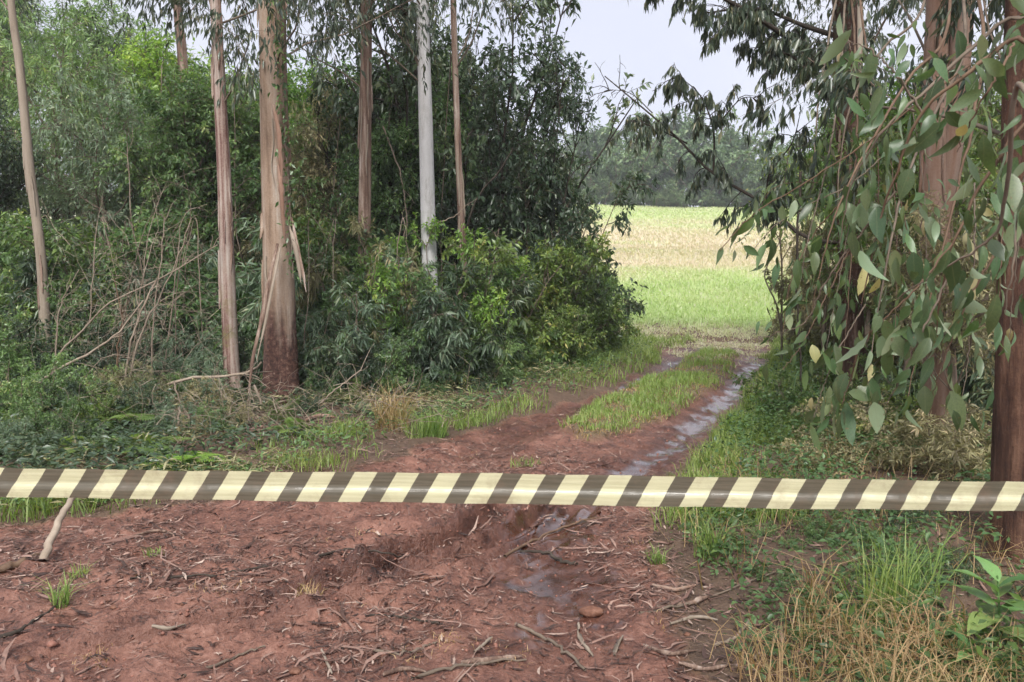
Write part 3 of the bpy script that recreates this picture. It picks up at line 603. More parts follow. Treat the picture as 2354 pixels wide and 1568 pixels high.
add_limb(T8, 204, [(1953, 560, 8.2), (1850, 545, 8.4), (1760, 470, 8.5), (1640, 400, 8.6), (1560, 320, 8.7), (1480, 250, 8.8), (1390, 175, 8.9)], 8.5, .022, br=20, brl=.34, tw=5, k=12, leaf=.095, wl=.24, t0=.25, t1=.62)
add_limb(T8, 205, [(1640, 400, 8.6), (1640, 300, 8.5), (1610, 220, 8.5), (1560, 175, 8.5)], 8.5, .012, br=18, brl=.28, tw=5, k=11, leaf=.09, wl=.24, t0=.3)
add_limb(T8, 206, [(1640, 300, 8.5), (1700, 230, 8.5), (1740, 225, 8.5)], 8.5, .008, br=9, brl=.22, tw=5, k=10, leaf=.09, wl=.24)
add_limb(T8, 207, [(1580, 330, 8.7), (1520, 300, 8.7), (1460, 275, 8.7)], 8.7, .008, br=12, brl=.26, tw=5, k=11, leaf=.09, wl=.24)
add_limb(T8, 208, [(1500, 260, 8.8), (1450, 215, 8.9), (1395, 205, 9.)], 8.7, .006, br=8, brl=.3, tw=2, k=0, leaf=.11)
add_limb(T8, 209, [(1760, 480, 8.5), (1770, 400, 8.4), (1820, 330, 8.4), (1840, 260, 8.4)], 8.4, .012, br=9, brl=.26, tw=5, k=10, leaf=.085, wl=.26)

# ------------------------------------------------------------------ shrubs and trees of the thicket
def shrub(pname, u, y, vtop, mat, label, name='shrub', cat='shrub', wide=1., rz=None):
    h0 = PROTO_H[pname]; x = (u-UC)/FPX*y
    z0 = gz(x, y); zt = P(u, vtop, y)[2]; s = max(.15, (zt-z0)/h0)
    if rz is None: rz = (u*7.13+y*3.7) % 6.28
    parts = ('trunk', 'crown') if pname.endswith('tree') or pname == 'slim_airy' or pname.startswith('far') else ('stems', 'foliage')
    return put(pname, name, (x, y, z0-.03), (s*wide, s*wide, s), rz, mat, label, cat, None, parts)
PROTO_H = {}
for k_, v_ in PROTO.items(): PROTO_H[k_] = float(np.quantile(v_[1][:, 2], .985))

T = 'tree'
for u, y, vt, mat, lab in [
    (-110, 26, -60, 'mid', 'tall dense tree behind everything at the far left corner'), (60, 30, -60, 'grey', 'tall grey-green background tree behind the leaning tan trunk'),
    (210, 27, 30, 'mid', 'background tree with high crown right of the leaning tan trunk'), (340, 31, 130, 'grey', 'lower background tree under the sky gap left of the thin brown trunk'),
    (470, 28, 170, 'mid', 'background tree between the thin brown trunk and the streaky trunk'), (590, 32, 180, 'grey', 'background tree just left of the thickest trunk'),
    (720, 28, 205, 'mid', 'background tree just right of the thickest trunk'), (840, 31, 240, 'grey', 'background tree directly behind the brown shaggy trunk'),
    (950, 27, 150, 'mid', 'background tree behind the smooth white trunk'), (1080, 30, 110, 'mid', 'background tree hidden behind the dark roadside trees'),
    (1990, 24, 330, 'mid', 'background tree behind the dark rough trunk on the right'), (2120, 26, 280, 'grey', 'background tree left of the orange-pink trunk'),
    (2280, 24, 230, 'mid', 'background tree right of the orange-pink trunk'), (2430, 25, 180, 'mid', 'background tree behind the right-edge trunk')]:
    shrub('back_tree', u, y, vt, mat, lab, 'background_tree', T, wide=.9)
for pn, u, y, vt, mat, wd, lab in [
    ('small_tree', 20, 13, 235, 'dark', .9, 'dark leafy young tree left of the leaning tan trunk'),
    ('airy_tree', 170, 15.5, 40, 'mid', .9, 'tall feathery young tree right of the leaning tan trunk'),
    ('airy_tree', 265, 14, 180, 'grey', .9, 'greyish feathery young tree two trunks left of the thickest trunk'),
    ('small_tree', 330, 17, 240, 'olive', .9, 'olive young tree behind the tangle of dead branches'),
    ('slim_tree', 415, 12.6, 215, 'mid', 1., 'deep green young tree left of the streaky trunk'),
    ('slim_tree', 395, 17, 110, 'bright', 1., 'yellow-green young tree under the thin brown trunk'),
    ('slim_tree', 565, 13.2, 175, 'mid', 1., 'green young tree between the streaky trunk and the thickest trunk'),
    ('slim_tree', 700, 15, 165, 'bright', 1., 'bright yellow-green young tree right of the thickest trunk'),
    ('airy_tree', 760, 13.2, 230, 'tan', .8, 'brownish thin-leaved young tree between the thickest and the shaggy trunk'),
    ('slim_tree', 905, 13.5, 165, 'mid', 1., 'green young tree between the shaggy trunk and the white trunk'),
    ('small_tree', 990, 12.6, 290, 'mid', .8, 'green young tree standing right behind the white trunk'),
    ('round_tree', 1000, 13.0, -60, 'dark', .72, 'tallest dark roadside tree left of the open sky'),
    ('round_tree', 1115, 13.4, 30, 'dark', .72, 'middle one of the dark roadside trees beside the open sky'),
    ('round_tree', 1225, 12.6, 190, 'dark', .62, 'lowest dark roadside tree nearest to the field'),
    ('slim_tree', 1985, 12.5, 240, 'olive', .9, 'olive young tree behind the dark rough trunk right of the track'),
    ('slim_tree', 1990, 8.9, 190, 'bright', .9, 'fresh green slender tree beside the dark rough trunk'),
    ('slim_airy', 2080, 7.4, 300, 'olive', .9, 'green slender tree between the dark rough and the orange-pink trunk'),
    ('slim_airy', 2270, 8.4, 40, 'olive', .9, 'slender tree right of the orange-pink trunk reaching the top'),
    ('slim_airy', 2190, 5.8, 470, 'tan', .9, 'brownish twiggy young tree right in front of the orange-pink trunk'),
    ('slim_airy', 1905, 9.4, 480, 'tan', .8, 'olive young tree left of the dark rough trunk beside the track'),
    ('airy_tree', 2090, 11.5, 330, 'tan', .8, 'brownish twiggy young tree left of the orange-pink trunk'),
    ('airy_tree', 2290, 10, 330, 'tan', .8, 'brownish twiggy young tree right of the orange-pink trunk')]:
    shrub(pn, u, y, vt, mat, lab, 'young_tree', T, wide=wd)
for pn, u, y, vt, mat, wd, lab in [
    ('bush_b', -20, 11, 560, 'dark', 1, 'dark narrow-leaved bush at the far left edge'),
    ('bush_a', 80, 12, 520, 'mid', 1, 'leafy green bush around the leaning tan trunk'),
    ('bush_a', 60, 9.4, 640, 'mid', .8, 'low green bush in front of the foot of the leaning tan trunk'),
    ('bush_a', 190, 11.5, 500, 'olive', 1, 'olive bush left of the tangle of dead branches'),
    ('bush_b', 300, 11.2, 560, 'dark', 1, 'dark bush behind the tangle of dead branches'),
    ('bush_c', 265, 12.5, 520, 'bright', .9, 'bright green bush behind the dark bush and dead branches'),
    ('bush_b', 400, 11, 600, 'grey', 1, 'greyish narrow-leaved bush right of the dead branches'),
    ('bush_a', 480, 11.5, 540, 'mid', 1, 'leafy bush behind the streaky trunk'),
    ('bush_b', 430, 9.4, 745, 'grey', .9, 'silvery low bush left of the foot of the streaky trunk'),
    ('bush_a', 590, 11.4, 500, 'mid', 1, 'green bush between the streaky trunk and the thickest trunk'),
    ('bush_b', 710, 10.2, 560, 'grey', 1, 'greyish drooping bush right behind the thickest trunk'),
    ('bush_a', 770, 11.2, 520, 'olive', 1, 'olive bush behind the brown shaggy trunk'),
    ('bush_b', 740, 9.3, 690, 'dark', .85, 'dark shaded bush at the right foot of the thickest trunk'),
    ('bush_b', 842, 10.1, 555, 'tan', .6, 'withered grey-brown clump of dead leaves around the shaggy trunk'),
    ('bush_c', 978, 10.3, 520, 'bright', .8, 'bright green bush in front of the smooth white trunk'),
    ('bush_b', 880, 9.6, 640, 'grey', 1, 'glossy blue-green bush in the left half of the roadside thicket'),
    ('bush_a', 985, 9.9, 610, 'mid', 1, 'dense green bush at the middle of the roadside thicket'),
    ('bush_b', 1060, 10.4, 580, 'dark', 1, 'dark narrow-leaved bush under the thinnest trunk'),
    ('bush_a', 1130, 10.6, 560, 'olive', 1, 'yellowish olive bush right of the thinnest trunk'),
    ('bush_a', 1200, 11.2, 555, 'olive', .9, 'tall olive bush under the dark roadside trees'),
    ('bush_a', 1270, 11.8, 580, 'olive', .85, 'olive bush second from the field end of the thicket'),
    ('bush_a', 1335, 12.3, 640, 'mid', .8, 'dark green bush at the field end of the thicket'),
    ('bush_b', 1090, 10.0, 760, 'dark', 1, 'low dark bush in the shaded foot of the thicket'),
    ('bush_a', 1215, 10.5, 740, 'mid', 1, 'low green bush at the foot of the thicket near the left wheel track'),
    ('bush_a', 1315, 11.5, 735, 'mid', .9, 'low bush beside the track where it bends to the field'),
    ('bush_b', 960, 9.3, 790, 'dark', .9, 'low dark bush behind the clump of dry grass'),
    ('bush_a', -60, 17, 470, 'mid', 1.2, 'back-row bush behind the far left edge'), ('bush_a', 120, 18, 455, 'grey', 1.3, 'back-row greyish bush right behind the leaning tan trunk'),
    ('bush_b', 240, 19, 450, 'mid', 1.3, 'back-row bush behind the bright green bush'), ('bush_a', 360, 17, 455, 'dark', 1.2, 'back-row dark bush behind the dead stems'),
    ('bush_a', 450, 18, 450, 'grey', 1.3, 'back-row greyish bush left of the streaky trunk'), ('bush_a', 560, 17, 450, 'mid', 1.3, 'back-row bush between the streaky and the thickest trunk'),
    ('bush_b', 690, 17, 445, 'olive', 1.3, 'back-row olive bush right of the thickest trunk'), ('bush_a', 790, 18, 445, 'tan', 1.3, 'back-row brownish bush left of the shaggy trunk'),
    ('bush_a', 890, 17, 440, 'mid', 1.3, 'back-row bush between the shaggy and white trunks'), ('bush_a', 1000, 17, 430, 'dark', 1.3, 'back-row dark bush right of the white trunk'),
    ('bush_a', 20, 7.4, 815, 'mid', .9, 'knee-high leafy bush above the left end of the tape'), ('bush_b', 120, 7.7, 860, 'grey', .9, 'knee-high greyish bush left of the large fern'),
    ('bush_a', 215, 7.2, 885, 'olive', .9, 'knee-high olive bush around the large fern'), ('bush_b', 315, 8.0, 840, 'tan', .8, 'withered bush inside the dead tangle'), ('bush_a', 370, 8.3, 850, 'mid', .9, 'leafy bush behind the long arched branch'),
    ('bush_b', 470, 8.6, 830, 'grey', .8, 'greyish bush at the left foot of the streaky trunk'), ('bush_b', 250, 9.0, 760, 'dark', .9, 'dark bush inside the dead tangle'), ('bush_a', 150, 9.2, 730, 'dark', .9, 'dark bush between the leaning tan trunk and the dead tangle'),
    ('bush_b', 590, 9.2, 740, 'dark', .8, 'dark bush between the feet of the two nearest trunks'), ('bush_b', 740, 8.6, 850, 'mid', .9, 'low bush beside the right foot of the thickest trunk'), ('bush_b', 440, 7.0, 960, 'tan', .8, 'low withered bush under the long arched branch'),
    ('bush_b', 530, 7.3, 960, 'tan', .8, 'low withered bush before the two nearest trunks'), ('bush_a', 80, 6.7, 900, 'mid', .8, 'low leafy bush just above the tape at the left'),
    ('bush_a', 300, 7.4, 870, 'dark', .9, 'dark knee-high bush right of the large fern'), ('bush_b', 470, 8.0, 870, 'tan', .9, 'withered knee-high bush before the streaky trunk'), ('bush_a', 560, 8.1, 890, 'dark', .9, 'dark knee-high bush between the two nearest trunks'),
    ('bush_b', 385, 7.3, 910, 'grey', .8, 'greyish knee-high bush above the tape below the arched branch'), ('bush_a', 700, 8.0, 925, 'dark', .9, 'dark knee-high bush touching the right foot of the thickest trunk'), ('bush_a', 800, 8.5, 870, 'olive', .9, 'olive knee-high bush left of the dry grass clump'),
    ('bush_a', 985, 9.0, 835, 'mid', .9, 'knee-high bush right of the dry grass clump'), ('bush_b', 1090, 9.4, 820, 'dark', .9, 'dark knee-high bush at the verge of the left wheel track'), ('bush_a', 1190, 10.1, 800, 'olive', .9, 'olive knee-high bush at the verge near the bend'),
    ('bush_a', 160, 6.7, 955, 'dark', .9, 'dark low bush just above the tape left of the ferns'), ('bush_b', 330, 6.7, 990, 'dark', .8, 'dark low narrow-leaved bush just above the tape'), ('bush_a', 640, 7.6, 985, 'olive', .8, 'small olive bush before the foot of the thickest trunk'), ('bush_a', 470, 7.1, 1000, 'mid', .8, 'small leafy bush above the tape before the streaky trunk'),
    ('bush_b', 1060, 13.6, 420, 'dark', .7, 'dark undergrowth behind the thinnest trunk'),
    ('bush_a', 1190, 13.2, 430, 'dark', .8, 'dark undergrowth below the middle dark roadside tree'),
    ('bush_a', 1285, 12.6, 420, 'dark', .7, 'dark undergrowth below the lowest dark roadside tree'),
    ('bush_b', 780, 8.9, 775, 'dark', .9, 'low dark bush left of the dry grass clump'),
    ('bush_a', 870, 9.0, 760, 'mid', .9, 'low green bush straight behind the dry grass clump'),
    ('bush_a', 1030, 9.5, 740, 'olive', .9, 'low olive bush in the front row of the thicket'),
    ('bush_b', 1150, 9.9, 750, 'mid', .9, 'low narrow-leaved bush in the front row of the thicket'),
    ('bush_a', 1260, 10.8, 700, 'olive', .9, 'rounded olive bush in the front row near the bend'),
    ('bush_a', 1385, 12.2, 740, 'olive', .75, 'smallest olive bush at the corner of the field'),
    ('bush_a', 1930, 13.5, 560, 'tan', .6, 'dry brownish bush right of the sapling'),
    ('bush_a', 1985, 11, 540, 'tan', .7, 'tan bush behind the dark rough trunk on the right'),
    ('bush_a', 2040, 10, 560, 'tan', 1, 'tan bush behind the middle of the hanging leaves'),
    ('bush_a', 2130, 9, 640, 'olive', 1, 'olive bush at the foot of the orange-pink trunk'),
    ('bush_a', 2230, 8.2, 600, 'tan', 1, 'tan bush between the orange-pink trunk and the right-edge trunk'),
    ('bush_b', 2330, 7.5, 640, 'dark', 1, 'dark bush directly behind the right-edge trunk'),
    ('bush_a', 2060, 7.8, 820, 'olive', .9, 'low yellowish bush under the hanging leaves'),
    ('bush_a', 2200, 6.6, 900, 'dark', .9, 'low dark bush left of the foot of the right-edge trunk'),
    ('bush_a', 1915, 9.0, 800, 'olive', .7, 'low yellow-green bush beside the track under the sapling')]:
    shrub(pn, u, y, vt, mat, lab, 'bush', 'bush', wide=wd)
for pn, u, y, vt, mat, lab in [
    ('low_b', 40, 7.6, 915, 'mid', 'low narrow-leaved plant above the tape at the left edge'), ('low_a', 130, 7.0, 950, 'grey', 'low greyish plant above the tape left of the fern'),
    ('low_a', 60, 6.6, 1000, 'mid', 'low green plant just above the left end of the tape'), ('low_a', 215, 6.7, 990, 'mid', 'low leafy plant below the fern'),
    ('low_b', 350, 7.5, 960, 'grey', 'low narrow-leaved plant under the long arched dead branch'), ('low_b', 480, 8.0, 935, 'grey', 'low plant at the left foot of the streaky trunk'),
    ('low_a', 560, 8.2, 950, 'olive', 'low plant between the feet of the streaky and thickest trunks'), ('low_a', 740, 7.9, 945, 'mid', 'low plant right of the foot of the thickest trunk'),
    ('low_b', 830, 8.2, 925, 'grey', 'low plant left of the dry grass clump'), ('low_a', 1050, 8.6, 900, 'mid', 'low plant right of the dry grass clump'),
    ('low_a', 20, 7.0, 930, 'olive', 'taller olive weed at the left edge above the tape'), ('low_a', 170, 7.3, 915, 'olive', 'bushy olive weed left of the large fern'),
    ('low_a', 300, 6.6, 985, 'dark', 'dark leafy weed above the tape under the arched branch'), ('low_b', 400, 7.0, 985, 'tan', 'withered tan weed in front of the streaky trunk'), ('low_a', 520, 7.2, 1000, 'olive', 'olive weed in front of the gap between the two nearest trunks'),
    ('low_a', 100, 8.0, 840, 'mid', 'leafy weed at the foot of the leaning tan trunk'), ('low_b', 240, 8.2, 850, 'tan', 'withered weed under the dead tangle'), ('low_b', 620, 7.6, 985, 'tan', 'withered weed before the foot of the thickest trunk'),
    ('low_a', 1900, 7.4, 850, 'olive', 'yellow-green weed beside the track above the tape'), ('low_a', 1990, 6.6, 890, 'olive', 'yellow-green weed below the hanging leaves'), ('low_a', 2090, 6.3, 900, 'tan', 'brown weed below the hanging leaves'),
    ('low_a', 1820, 6.6, 950, 'olive', 'olive weed at the right verge just above the tape'), ('low_a', 1930, 5.8, 990, 'tan', 'withered weed right above the tape'), ('low_b', 2150, 5.6, 960, 'tan', 'withered narrow-leaved weed above the tape near the right-edge trunk'),
    ('low_b', 2230, 5.4, 940, 'tan', 'withered weed beside the right-edge trunk'), ('low_a', 1760, 4.5, 1190, 'mid', 'leafy green weed below the tape between mud and dry grass'), ('low_a', 1950, 4.4, 1180, 'mid', 'leafy green weed below the tape behind the dry grass clump'), ('low_a', 2080, 4.6, 1150, 'dark', 'dark green weed below the tape right of the tall stalks'),
    ('low_a', 1800, 3.9, 1330, 'mid', 'small leafy weed beside the bark litter on the right'), ('low_a', 2200, 3.9, 1260, 'dark', 'dark glossy weed in front of the right-edge trunk'),
    ('low_a', 1870, 4.3, 1230, 'mid', 'leafy green weed left of the large dry grass clump'), ('low_a', 2030, 3.9, 1290, 'olive', 'yellowish leafy weed between the dry clumps'), ('low_a', 2140, 3.6, 1360, 'mid', 'green weed left of the broad-leaved plant'), ('low_a', 2200, 3.3, 1440, 'dark', 'dark green weed under the broad-leaved plant'),
    ('low_a', 1740, 4.9, 1140, 'dark', 'dark green weed right under the tape at the verge'), ('low_a', 1690, 4.3, 1270, 'mid', 'small leafy weed at the edge of the bark litter'), ('low_a', 2060, 3.3, 1430, 'olive', 'yellowish weed at the bottom right of the dry grass'), ('low_a', 1940, 3.5, 1400, 'mid', 'leafy weed among the dry grass at the bottom'), ('low_a', 2150, 5.2, 1090, 'mid', 'leafy weed beside the right-edge trunk under the tape'),
    ('low_a', 70, 5.0, 1150, 'mid', 'leafy weed under the tape at the left'), ('low_a', 170, 5.15, 1150, 'mid', 'leafy weed behind the leaning pale stick'),
    ('low_b', 90, 6.1, 985, 'dark', 'dark narrow-leaved weed just above the tape left of the small fern'), ('low_a', 160, 6.2, 1000, 'dark', 'dark leafy weed just above the tape by the small fern'), ('low_a', 255, 6.3, 1010, 'mid', 'leafy weed just above the tape below the large fern'), ('low_b', 0, 6.3, 960, 'grey', 'greyish weed above the tape at the very left edge'),
    ('low_a', 20, 5.2, 1140, 'bright', 'small bright green weed below the left end of the tape'), ('low_a', 110, 5.5, 1130, 'mid', 'small green weed left of the leaning pale stick'),
    ('low_a', 250, 5.6, 1145, 'mid', 'small green weed right of the leaning pale stick'),
    ('low_a', 1720, 5.0, 1150, 'grey', 'low leafy weed below the tape right of the track'), ('low_a', 1850, 4.9, 1150, 'mid', 'low leafy weed below the tape above the dry grass'),
    ('low_a', 1640, 4.6, 1210, 'mid', 'small weed at the right edge of the muddy track'), ('low_a', 2010, 5.1, 1120, 'grey', 'low weed behind the right part of the tape'),
    ('low_a', 2170, 4.7, 1160, 'dark', 'dark low weed left of the right-edge trunk foot'), ('low_a', 2120, 4.1, 1290, 'mid', 'leafy weed between the dry grass and the broad-leaved plant'),
    ('low_a', 2230, 4.0, 1300, 'dark', 'dark leafy weed behind the broad-leaved plant'), ('low_a', 2420, 3.6, 1380, 'dark', 'dark leafy weed at the bottom right corner')]:
    shrub(pn, u, y, vt, mat, lab, 'weed_plant', 'plant', wide=1.)

# far treeline beyond the field
rng = RNG(77); lst = []
us = np.linspace(1325, 1975, 14)
for j, u in enumerate(us):
    lst.append((u+rng.normal(0, 10), 94+rng.uniform(-2, 14), float(np.interp(u, [1100, 1390, 1480, 1550, 1660, 1780, 2330], [300, 298, 308, 268, 318, 335, 320]))+rng.normal(0, 9), j))
ORD = ['first', 'second', 'third', 'fourth', 'fifth', 'sixth', 'seventh', 'eighth', 'ninth', 'tenth', 'eleventh', 'twelfth', 'thirteenth', 'fourteenth', 'fifteenth', 'sixteenth', 'seventeenth', 'eighteenth', 'nineteenth', 'twentieth',
       'twenty-first', 'twenty-second', 'twenty-third', 'twenty-fourth', 'twenty-fifth', 'twenty-sixth']
for j, (u, y, vt, _) in enumerate(sorted(lst)):
    o = shrub(('far_bush', 'far_tree', 'far_bush', 'far_tree_b')[j % 4], u, y, vt, 'far', ORD[j]+' tree from the left in the far treeline beyond the field', 'far_tree', T, wide=.95)
    o['group'] = 'trees of the far treeline'
for j, u in enumerate(np.linspace(1340, 1920, 16)):
    o = shrub('bush_c', u+rng.normal(0, 8), 92.5+rng.uniform(-1, 1), 425+rng.normal(0, 22), 'far', ORD[j]+' shrub from the left along the foot of the far treeline', 'far_shrub', 'shrub', wide=1.5)
    o['group'] = 'shrubs at the foot of the far treeline'

# ------------------------------------------------------------------ sapling, ferns, dead branches
def stick(name, pts, r0, r1, mat, label, cat='branch', k=6, n=18, wob=.0, seed=0, twigs=0):
    c = spline(pts, n); org = c[0].copy(); c = c-org
    if wob: c[1:-1] += RNG(seed).normal(0, wob, (n-2, 3))
    g = [tubes(c[None], taper(1, n, [r0], [r1]), k)]
    if twigs:
        rg = RNG(seed+5); p, D, _, _ = children(rg, c[None], twigs, .3, 1., .7, .1)
        B = curve(rg, p, D, rg.uniform(.1, .4, len(p)), 5, (0, 0, 0), .4); g.append(tubes(B, taper(len(B), 5, np.full(len(B), r1*.8), r1*.3), 3))
    V, f = merge(g); o = link(name, mesh_np(name, V, f, [M[mat]], smooth=True), None, org); tag(o, label, cat); return o
def pl(pts, y): return [P(u, v, y if len(r) == 0 else r[0]) for u, v, *r in pts]
for j, (pts, y, r0, r1, mat, tw, lab) in enumerate([
    ([(45, 915), (130, 852), (208, 810), (271, 764), (330, 690)], 8.3, .016, .008, 'palestick', 5, 'pale dead branch slanting up from the left edge of the thicket'),
    ([(125, 900), (130, 827), (190, 760), (257, 693), (352, 650), (500, 563)], 8.6, .013, .005, 'palestick', 8, 'longest slanting dead branch reaching the streaky trunk'),
    ([(278, 975), (306, 918), (387, 883), (457, 867), (528, 864), (577, 852), (601, 832)], 8.1, .02, .01, 'palestick', 3, 'long pale arched dead branch in front of the streaky trunk'),
    ([(281, 920), (302, 788), (324, 718), (362, 640)], 8.5, .014, .008, 'palestick', 5, 'thick upright dead stem in the middle of the dead tangle'),
    ([(290, 920), (317, 785), (366, 686), (410, 590), (440, 500)], 8.7, .012, .005, 'palestick', 5, 'thin dead stem leaning right up to the dark young tree'),
    ([(346, 880), (355, 714), (369, 609), (378, 500)], 8.9, .01, .005, 'palestick', 4, 'upright thin dead stem right of the dead tangle'),
    ([(127, 930), (130, 767), (141, 697), (182, 620)], 8.8, .01, .004, 'palestick', 5, 'thin dead stem curving right beside the leaning tan trunk'),
    ([(274, 920), (269, 802), (280, 730), (262, 640)], 8.6, .012, .005, 'redtwig', 8, 'reddish dead stem left in the dead tangle'),
    ([(584, 885), (598, 920), (612, 945), (640, 962), (600, 958)], 7.9, .012, .006, 'palestick', 2, 'hooked pale branch lying at the foot of the thickest trunk'),
    ([(400, 875), (420, 935), (450, 978), (492, 1006)], 7.6, .008, .005, 'palestick', 2, 'thin branch drooping from the long arched dead branch'),
    ([(408, 1050), (410, 990), (413, 936)], 7.0, .012, .01, 'palestick', 0, 'short broken dead stem standing above the tape'),
    ([(700, 960), (760, 905), (830, 850)], 8.2, .009, .005, 'palestick', 3, 'thin grey branch leaning right of the thickest trunk'),
    ([(880, 290), (920, 400), (935, 500), (925, 560)], 11.6, .012, .008, 'palestick', 3, 'bent dead branch hanging between the shaggy and white trunks'),
    ([(980, 520), (1040, 500), (1075, 470)], 10.9, .008, .005, 'palestick', 3, 'thin bare twig crossing in front of the thinnest trunk'),
    ([(1060, 590), (1090, 470), (1150, 390), (1180, 340)], 11.5, .018, .008, 'darktwig', 4, 'dark bare branch fork inside the dark roadside trees'),
    ([(1210, 590), (1215, 480), (1212, 400)], 11.8, .014, .01, 'darktwig', 2, 'dark straight stem inside the dark roadside trees')]):
    stick('dead_branch', pl(pts, y), r0, r1, mat, lab, 'branch', wob=.005, seed=300+j, twigs=tw)
rg = RNG(66)
for j, (u, y, dv, ln) in enumerate(sorted([(150, 12, 520, -60), (232, 13, 560, 30), (318, 11.5, 330, -25), (352, 14, 150, 20), (455, 13, 260, 25), (560, 12, 210, -20), (610, 15, 90, 30), (745, 12.5, 240, 40), (800, 13, 130, -30), (870, 12, 260, 25), (925, 14, 60, -15), (1015, 12, 150, 20), (195, 9.3, 640, 75), (262, 9.0, 500, 120), (298, 9.2, 420, 85), (338, 9.4, 580, -60), (372, 9.1, 470, 105), (402, 9.6, 390, 20), (470, 9.6, 610, -50), (690, 9.2, 560, 70), (780, 9.6, 650, -45), (900, 9.8, 600, 40)])):
    stick('thin_stem', pl([(u, 760 if y > 10 else 900), (u+ln*.3+rg.normal(0, 8), 640), (u+ln*.6+rg.normal(0, 10), 500), (u+ln, dv)], y), .014 if y > 10 else .008, .006 if y > 10 else .0022, 'palestick' if j % 3 else 'twig', ORD[j]+' thin bare stem from the left standing among the trunks', 'stem', wob=.005, seed=660+j, twigs=9)['group'] = 'thin bare stems in the thicket'
# fine dead twig tangle
rng = RNG(55); n = 330
P0 = np.stack([P(rng.normal(300, 80), rng.normal(740, 110), 8.9+rng.normal(0, .5)) for _ in range(n)]); D0 = unit(rng.normal(0, 1, (n, 3))+A([.5, 0, .9]))
B = curve(rng, P0, D0, rng.uniform(.15, .9, n), 6, (.3, 0, -.5), .6)
V, f = tubes(B, taper(n, 6, rng.uniform(.0014, .0035, n), .001), 3)
n2 = 420; P0 = np.stack([P(rng.normal(560, 230), rng.normal(960, 45), 7.4+rng.normal(0, .6)) for _ in range(n2)]); P0[:, 2] = np.maximum(P0[:, 2], height(P0[:, 0], P0[:, 1]))
B2 = curve(rng, P0, unit(rng.normal(0, 1, (n2, 3))+A([0, 0, .5])), rng.uniform(.15, .7, n2), 6, (.2, 0, -.6), .6)
V2, f2 = tubes(B2, taper(n2, 6, rng.uniform(.0018, .004, n2), .001), 3)
Vm, fm = merge([(V, f), (V2, f2)])
tag(link('dead_twigs', mesh_np('dead_twigs', Vm, fm, [M['palestick']], smooth=True)), 'tangle of fine dry twigs in the left undergrowth', 'twigs', kind='stuff')

sap = empty('sapling', G(1797, 840)*A([1, 1, 1])); tag(sap, 'thin forked sapling with few leaves at the right track edge', 'sapling')
so = A(sap.location); sy = so[1]
g = []
for pts, r in [([(1797, 845), (1797, 700), (1797, 600), (1793, 540), (1800, 440), (1815, 340)], .016), ([(1796, 760), (1785, 700), (1762, 650), (1760, 620), (1790, 560), (1810, 500)], .012), ([(1797, 600), (1830, 540), (1850, 480)], .008), ([(1795, 560), (1770, 500), (1775, 440)], .007), ([(1798, 700), (1830, 650), (1850, 620)], .006)]:
    c = spline([P(u, v, sy)-so for u, v in pts], 16)[None]; g.append(tubes(c, taper(1, 16, [r], [r*.4]), 6))
V, f = merge(g); link('stem', mesh_np('stem', V, f, [M['twig']], smooth=True), sap)
rng = RNG(9); n = 420
P0 = np.stack([P(rng.normal(1795, 32), rng.uniform(330, 560), sy+rng.normal(0, .15))-so for _ in range(n)]); D, Nn = leaf_dirs(rng, unit(rng.normal(0, 1, (n, 3))), .5, .5, .6)
V, t = leaf_geo(P0, D, Nn, rng.uniform(.05, .11, n), rng.uniform(.015, .035, n)); link('foliage', mesh_np('foliage', V, [t], [M['olive']], np.repeat(rng.uniform(0, 1, n), 2)), sap)
stick('hanging_stem', pl([(1840, 395), (1838, 470), (1833, 560), (1831, 640), (1838, 800), (1842, 900)], 7.4), .012, .008, 'darktwig', 'dark thin upright stem right of the forked sapling', 'stem', wob=.004)

def frond_geo(seed, L, pin=22, w=.3):
    rng = RNG(seed); c = curve(rng, A([[0, 0, 0.]]), A([[.55, 0, .85]]), A([L]), 12, (1.2, 0, -1.3), .05)[0]
    V, f = tubes(c[None], taper(1, 12, [.004], [.001]), 3); parts = [(V, f)]
    t = np.linspace(.15, .98, pin); p, Tn = along(c[None], np.zeros(pin, int), t)
    for s in (-1, 1):
        D = unit(A([0, s, 0.])+Tn*.45+A([0, 0, -.1])); Ls = L*w*np.sin(math.pi*(t*.8+.18))
        V, tri = leaf_geo(p, D, np.tile(A([[.1, 0, 1.]]), (pin, 1)), Ls, Ls*.3+.004, .1); parts.append((V, [tri]))
    return merge(parts)
FR = [mesh_np('frond', *frond_geo(400+i, 1., 20+2*i), [M['olive']], None) for i in range(3)]
FRB = [mesh_np('frond', *frond_geo(410+i, 1., 20), [M['bright']], None) for i in range(2)]
for me in FR+FRB:
    a = me.attributes.new('rnd', 'FLOAT', 'FACE'); a.data.foreach_set('value', np.full(len(me.polygons), .7, np.float32))
for j, (u, v, L, n, fr, lab) in enumerate([(265, 985, .5, 7, FR, 'large fern with drooping fronds left of the dead arched branch'), (195, 1040, .33, 6, FR, 'fern just above the tape near the left edge'),
                                           (20, 930, .4, 8, FRB, 'bright green fern at the left edge above the tape'), (330, 1040, .4, 7, FR, 'small fern under the long arched branch above the tape'), (420, 1075, .35, 7, FRB, 'small bright green fern just above the tape'),
                                           (690, 1000, .3, 6, FR, 'small fern right of the foot of the thickest trunk')]):
    b = G(u, v); o = empty('fern', b, j*1.3); tag(o, lab, 'fern')
    rg = RNG(500+j)
    for i in range(n):
        fo = link('frond', fr[i % len(fr)], o); fo.rotation_euler = (0, rg.uniform(-.25, .15), i*6.283/n+rg.normal(0, .2)); s = L*rg.uniform(.75, 1.15); fo.scale = (s, s, s)

